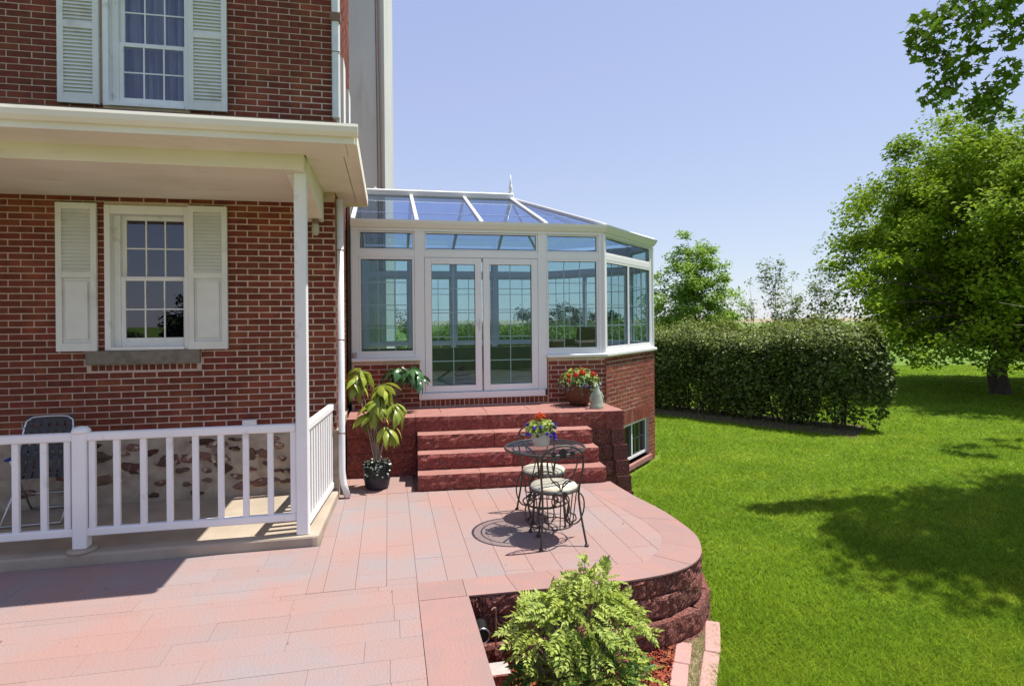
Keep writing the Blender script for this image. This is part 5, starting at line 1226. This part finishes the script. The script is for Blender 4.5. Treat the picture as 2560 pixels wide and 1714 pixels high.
# ------------------------------------------------------------------ hedge
hedge = thing('hedge', 'long clipped dark green hedge beyond the lawn with bare stems low down', 'hedge', (8, 13.5, GZ))
HA, HB = Vector((10.15, 11.6)), Vector((2.2, 24.0)); hd = (HB - HA); HL = hd.length; hd.normalize(); hn = Vector((-hd.y, hd.x))   # hn points to the camera side (-x, -y)
n = 125000
s = RNG.random(n) ** 1.25 * (HL + 0.9) - 0.55
t = RNG.uniform(-1, 1, n); top = 1.60 - 0.18 * t + 0.09 * np.sin(s * 2.1) + 0.07 * np.sin(s * 5.3 + t * 3) + 0.22 * RNG.random(n) ** 7 - 0.10 * (np.abs(t) > 0.75)
u = RNG.random(n); zf = np.where(u < 0.40, 1 - 0.16 * RNG.random(n) ** 1.5, np.where(u < 0.75, 1 - 0.62 * RNG.random(n), 0.04 + 0.92 * RNG.random(n)))
z = GZ + (top - GZ) * zf
hw = 1.02 * (0.74 + 0.17 * np.sin(s * 1.7 + 2.0 * zf) ** 2 + 0.12 * np.sin(s * 4.1 + 5 * zf) * np.sin(zf * 7 + s)) * np.clip(0.34 + zf * 0.95, 0, 1.0)
tt = np.sign(t) * np.where((u > 0.40), np.abs(t) ** 0.45, np.abs(t)) * hw
gap = (np.sin(s * 3.9) + np.sin(s * 7.7 + 1)) * 0.5
keep = (zf > 0.30) | (RNG.random(n) < np.clip(0.5 + 1.5 * zf + 0.4 * gap, 0.10, 1))
ends = np.clip((s + 0.55) / 0.5, 0, 1) ** 0.5; tt *= ends; tt += 0.0; s = s - np.where(s < 0.6, 0.35 * np.sin(np.clip(zf, 0, 1) * pi) * np.clip((0.6 - s) / 1.1, 0, 1), 0)
P = np.stack([HA.x + hd.x * s + hn.x * tt, HA.y + hd.y * s + hn.y * tt, z], 1) + 0.05 * RNG.normal(size=(n, 3))
Nn = np.stack([hn.x * np.sign(tt) * 0.45, hn.y * np.sign(tt) * 0.45, np.where(zf > 0.8, 1.0, 0.6)], 1) + 0.55 * RNG.normal(size=(n, 3))
new = keep & (zf > 0.90) & (RNG.random(n) < 0.8); old = keep & ~new  # topmost leaves split off to take the colour painted as sunlit
link('foliage', leaf_mesh('foliage', P[old], Nn[old], 0.06 + 0.075 * RNG.random(int(old.sum())) ** 1.5, 'leaf_hedge', aspect=0.6), hedge, kind='stuff')
link('lit_top_foliage', leaf_mesh('lit_top_foliage', P[new] + np.array([0, 0, 0.03]), Nn[new], 0.05 + 0.05 * RNG.random(int(new.sum())), 'leaf_lit_top', aspect=0.5), hedge, kind='stuff')
n = 34000; s = RNG.random(n) ** 1.25 * (HL + 0.3) - 0.1; zf = 0.02 + 0.42 * RNG.random(n) ** 0.8
gp = np.sin(s * 2.9 + 0.6) + 0.5 * np.sin(s * 6.1); ok = (s > 0.55 + 0.5 * RNG.random(n)) & (gp > -0.75 + 0.9 * (0.3 - zf)) | (zf > 0.36) & (s > 0.2)
tt = RNG.uniform(-0.75, 0.75, n) * (0.55 + zf); P = np.stack([HA.x + hd.x * s + hn.x * tt, HA.y + hd.y * s + hn.y * tt, GZ + 2.15 * zf], 1)[ok]
link('low_foliage', leaf_mesh('low_foliage', P, np.array([hn.x * 0.4, hn.y * 0.4, 0.5]) + 0.7 * RNG.normal(size=P.shape), 0.06 + 0.06 * RNG.random(len(P)), 'leaf_hedge', aspect=0.6), hedge, kind='stuff')
b = MB(); rr = random.Random(4); s_ = 0.15
while s_ < HL:
    for q in range(rr.randint(3, 6)):
        x0 = s_ + rr.uniform(-0.16, 0.16); o0 = rr.uniform(-0.22, 0.22); base = HA + hd * x0 + hn * o0; tp = HA + hd * (x0 + rr.uniform(-0.45, 0.45)) + hn * (o0 + rr.uniform(-0.5, 0.5))
        limb_mesh(b, (base.x, base.y, GZ - 0.02), (tp.x, tp.y, rr.uniform(0.5, 1.4)), rr.uniform(0.018, 0.034), 0.006, sag=0.02, n=4, seg=5)
    s_ += rr.uniform(0.55, 0.85)
part(hedge, 'stems', b, 'bark')
b = MB(); pl = [HA - hd * 0.5 + hn * 1.15, HA - hd * 0.3 - hn * 0.5, HB - hn * 0.5, HB + hn * 1.3]
b.add([(p.x, p.y, GZ + 0.004) for p in pl], [(0, 1, 2, 3)]); link('hedge_soil', b.mesh('hedge_soil', 'soil'), kind='structure')

# ------------------------------------------------------------------ trees
def skirt(K):
    # lower clumps pulled out, top rounded
    return K
c_m = (21.7, 15.9, 4.3)
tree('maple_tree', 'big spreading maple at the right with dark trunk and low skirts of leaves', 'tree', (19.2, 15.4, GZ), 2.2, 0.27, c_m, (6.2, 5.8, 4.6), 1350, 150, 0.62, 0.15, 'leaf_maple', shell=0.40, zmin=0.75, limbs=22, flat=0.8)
mt = bpy.data.objects['maple_tree']
# low drooping skirt at the left and bare pale twigs on the near side
K = np.array([(14.6, 14.4, 0.95), (15.0, 14.0, 0.7), (15.3, 13.9, 1.2), (14.3, 14.6, 1.5), (14.0, 14.8, 2.3), (15.8, 13.6, 0.9), (13.6, 15.0, 3.0), (13.9, 14.6, 3.6), (16.6, 13.4, 0.6), (17.4, 13.2, 0.75), (18.2, 13.0, 0.65), (16.0, 13.5, 1.6), (19.6, 12.6, 0.7), (20.4, 12.8, 0.6)])
off = unit(RNG.normal(size=(len(K) * 150, 3))).reshape(len(K), 150, 3) * (RNG.random((len(K), 150, 1)) ** 0.5) * 0.62; off[:, :, 2] *= 0.55
P = (K[:, None, :] + off).reshape(-1, 3)
link('crown', leaf_mesh('crown', P, np.array([0, 0, 0.8]) + 0.6 * RNG.normal(size=P.shape), 0.14 * (0.65 + 0.7 * RNG.random(len(P))), 'leaf_maple'), mt, kind='stuff')
b = MB()
for kx in K: limb_mesh(b, (19.2, 15.4, 1.9), tuple(kx), 0.05, 0.012, sag=0.06, n=6, seg=5)
part(mt, 'branches', b, 'bark', smooth=True)
b = MB(); rr = random.Random(8)
for (a0, a1) in (((15.0, 9.6, 1.95), (13.2, 10.6, 2.25)), ((15.3, 9.8, 2.6), (13.9, 10.5, 2.05)), ((15.2, 9.7, 2.9), (14.0, 10.1, 3.1)), ((15.6, 9.6, 3.6), (14.2, 10.4, 3.75)), ((15.1, 9.7, 1.75), (13.6, 10.6, 1.75))):
    limb_mesh(b, (17.8, 13.6, 2.4), a0, 0.022, 0.014, sag=0.03, n=4, seg=5); limb_mesh(b, a0, a1, 0.013, 0.004, sag=-0.02, n=5, seg=4)
    for q in range(5):
        t_ = rr.uniform(0.2, 0.9); p = Vector(a0).lerp(Vector(a1), t_); limb_mesh(b, tuple(p), tuple(p + Vector((rr.uniform(-0.5, -0.1), rr.uniform(-0.1, 0.3), rr.uniform(-0.25, 0.25)))), 0.006, 0.003, n=3, seg=4)
part(mt, 'bare_branches', b, 'twig')

# near maple whose branches hang into the picture from the right
exK = [(7.55, 7.15, 6.10), (7.62, 7.15, 5.88), (7.85, 7.10, 5.78), (7.95, 7.1, 5.55), (8.15, 7.05, 5.45), (7.85, 7.15, 5.18), (7.95, 7.1, 6.30), (8.3, 7.05, 6.2), (8.45, 7.1, 5.85), (8.6, 7.1, 6.4), (8.7, 7.0, 5.25), (8.4, 7.1, 5.0), (8.75, 7.1, 4.95), (8.9, 7.0, 5.5), (9.0, 7.0, 6.1), (8.3, 6.6, 6.2), (8.1, 6.3, 6.4), (8.6, 7.1, 6.9), (8.9, 7.1, 6.75), (8.35, 7.2, 6.75), (13.4, 9.3, 7.2), (14.2, 9.6, 7.0), (13.9, 8.9, 7.8), (15.0, 9.4, 7.6), (14.6, 8.7, 6.6), (13.6, 9.6, 6.6), (15.6, 9.8, 7.1), (14.9, 9.9, 6.6), (13.2, 9.0, 6.7)]
K2 = np.array(exK); off = unit(RNG.normal(size=(len(K2) * 62, 3))).reshape(len(K2), 62, 3) * (RNG.random((len(K2), 62, 1)) ** 0.5) * 0.26
P2 = (K2[:, None, :] + off).reshape(-1, 3); N2 = np.array([0, 0, 0.7]) + 0.7 * RNG.normal(size=P2.shape)
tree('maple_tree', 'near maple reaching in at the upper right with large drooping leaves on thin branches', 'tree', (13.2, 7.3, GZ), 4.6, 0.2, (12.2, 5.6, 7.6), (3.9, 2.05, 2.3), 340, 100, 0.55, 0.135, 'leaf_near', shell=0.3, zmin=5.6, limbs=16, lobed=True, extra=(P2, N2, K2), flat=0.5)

def cone(cx, cy, z0, z1, k=0.85):
    def f(K):
        t = np.clip((K[:, 2] - z0) / (z1 - z0), 0, 1); sc = (1 - k * t)[:, None]
        K = K.copy(); K[:, :2] = np.array([cx, cy]) + (K[:, :2] - np.array([cx, cy])) * (0.35 + sc * 0.95); return K
    return f
def atD(u, v, D):
    a = (u - 1280) / 1480; bb = (800 - v) / 1480; p = Vector((0, 0, H)) + (d0 + R_ * a + U_ * bb) * D; return p
p = Vector((14.0, 25.8))
tree('ash_tree', 'young light green tree with airy pointed crown behind the left end of the hedge', 'tree', (14.15, 25.55, GZ), 1.6, 0.07, (14.15, 25.55, 2.6), (2.3, 2.1, 3.4), 250, 85, 0.48, 0.17, 'leaf_far', shell=0.2, zmin=0.4, limbs=26, shape=cone(14.15, 25.55, 0.6, 6.2), aspect=0.45, flat=0.6)
def sapling(label, x, y, hgt, rad, n):
    tree('sapling', label, 'tree', (x, y, GZ), 0.6, 0.03, (x, y, hgt * 0.5 - 0.1), (rad, rad, hgt * 0.52), n, 26, 0.34, 0.15, 'leaf_sap', group='thin saplings behind the hedge', shell=0.15, zmin=0.3, limbs=8, shape=cone(x, y, 0.8, hgt, 0.6), aspect=0.42, flat=0.9)
sapling('tall thin sapling with sparse grey-green leaves rising above the hedge middle', 15.94, 22.21, 5.20, 0.62, 44)
sapling('smallest sapling just showing over the hedge beside the tall thin one', 15.63, 23.30, 3.56, 0.40, 16)
sapling('bushy low sapling between the tall thin sapling and the widest one', 15.99, 21.18, 4.03, 0.60, 34)
sapling('widest sapling standing nearest the big maple crown', 17.81, 21.82, 4.73, 0.85, 70)
tree('evergreen_shrub', 'dark rounded evergreen seen through the left window of the sunroom', 'shrub', (0.65, 16.6, GZ), 0.4, 0.06, (0.65, 16.6, 0.75), (0.72, 0.72, 1.45), 60, 110, 0.3, 0.07, 'leaf_dark', shell=0.7, zmin=-0.5, limbs=6, flat=0.8)
far = [(16.2, 66, 3.4, 2.0, 'left'), (19.4, 64, 3.6, 2.2, 'middle'), (24.5, 66, 3.0, 2.6, 'right')]
for x, y, hgt, rad, wch in far:
    tree('distant_tree', {'left': 'leftmost of three small round distant trees on the horizon behind the sunroom glass', 'middle': 'middle one of three small round distant trees seen through the sunroom glass', 'right': 'rightmost of three small round distant trees behind the sunroom'}[wch], 'tree', (x, y, GZ), 0.8, 0.15, (x, y, hgt * 0.5), (rad, rad, hgt * 0.5), 40, 50, 0.8, 0.32, 'leaf_dark', group='distant trees on the horizon', shell=0.5, limbs=5)
tree('bush', 'low dark bush reflected in the bottom of the lower house window', 'bush', (-9.0, -9.6, GZ), 0.4, 0.08, (-9.0, -9.6, 0.35), (1.7, 1.2, 1.25), 80, 70, 0.4, 0.14, 'leaf_dark', shell=0.5, zmin=-0.5, limbs=8)
tree("spruce_tree", 'dark pointed tree reflected in the lower house window', 'tree', (-6.7, -9.5, GZ), 1.0, 0.14, (-6.7, -9.5, 1.4), (1.35, 1.35, 2.1), 110, 80, 0.4, 0.16, 'leaf_dark', shell=0.4, zmin=0.0, limbs=12, shape=cone(-6.7, -9.5, 0.4, 3.6))

# ------------------------------------------------------------------ grass
n = 620000
D = 3.4 + 27 * RNG.random(n) ** 2.2
lat = RNG.uniform(-0.1, 1.0, n) * D
X = r0.x * lat + d0.x * D; Y = r0.y * lat + d0.y * D
OUT = [(-0.6, 8.0), (-0.6, -3), (0.5, -3)] + BED[6:][::-1] + [(2.63, 4.45)] + [(x + 0.07, y) for x, y in EDGES[::-1] if y > 4.5] + [(2.8, 6.9), (3.3, 7.3), (3.3, 8.4), (4.80, 9.9), (4.80, 10.9), (3.25, 12.45), (-0.6, 12.45)]
ok = ~inside(X, Y, OUT)
soilp = [(p.x, p.y) for p in pl]
ok &= ~(inside(X, Y, soilp) & (RNG.random(n) < 0.85))
ok &= (X > 2.0) | (Y > 12.5)
X, Y, D = X[ok], Y[ok], D[ok]
P = np.stack([X, Y, np.full(len(X), GZ - 0.004)], 1)
patch = 0.75 + 0.35 * np.sin(X * 2.3 + 1.1 * np.sin(Y * 1.7)) * np.sin(Y * 2.9 + 0.7)
hgt = (0.028 + 0.034 * RNG.random(len(X))) * (0.75 + 0.35 * patch)
link('grass', blades(P, hgt, 0.0035 + 0.0011 * D, 2.1, 'grass', 'grass'), kind='stuff')
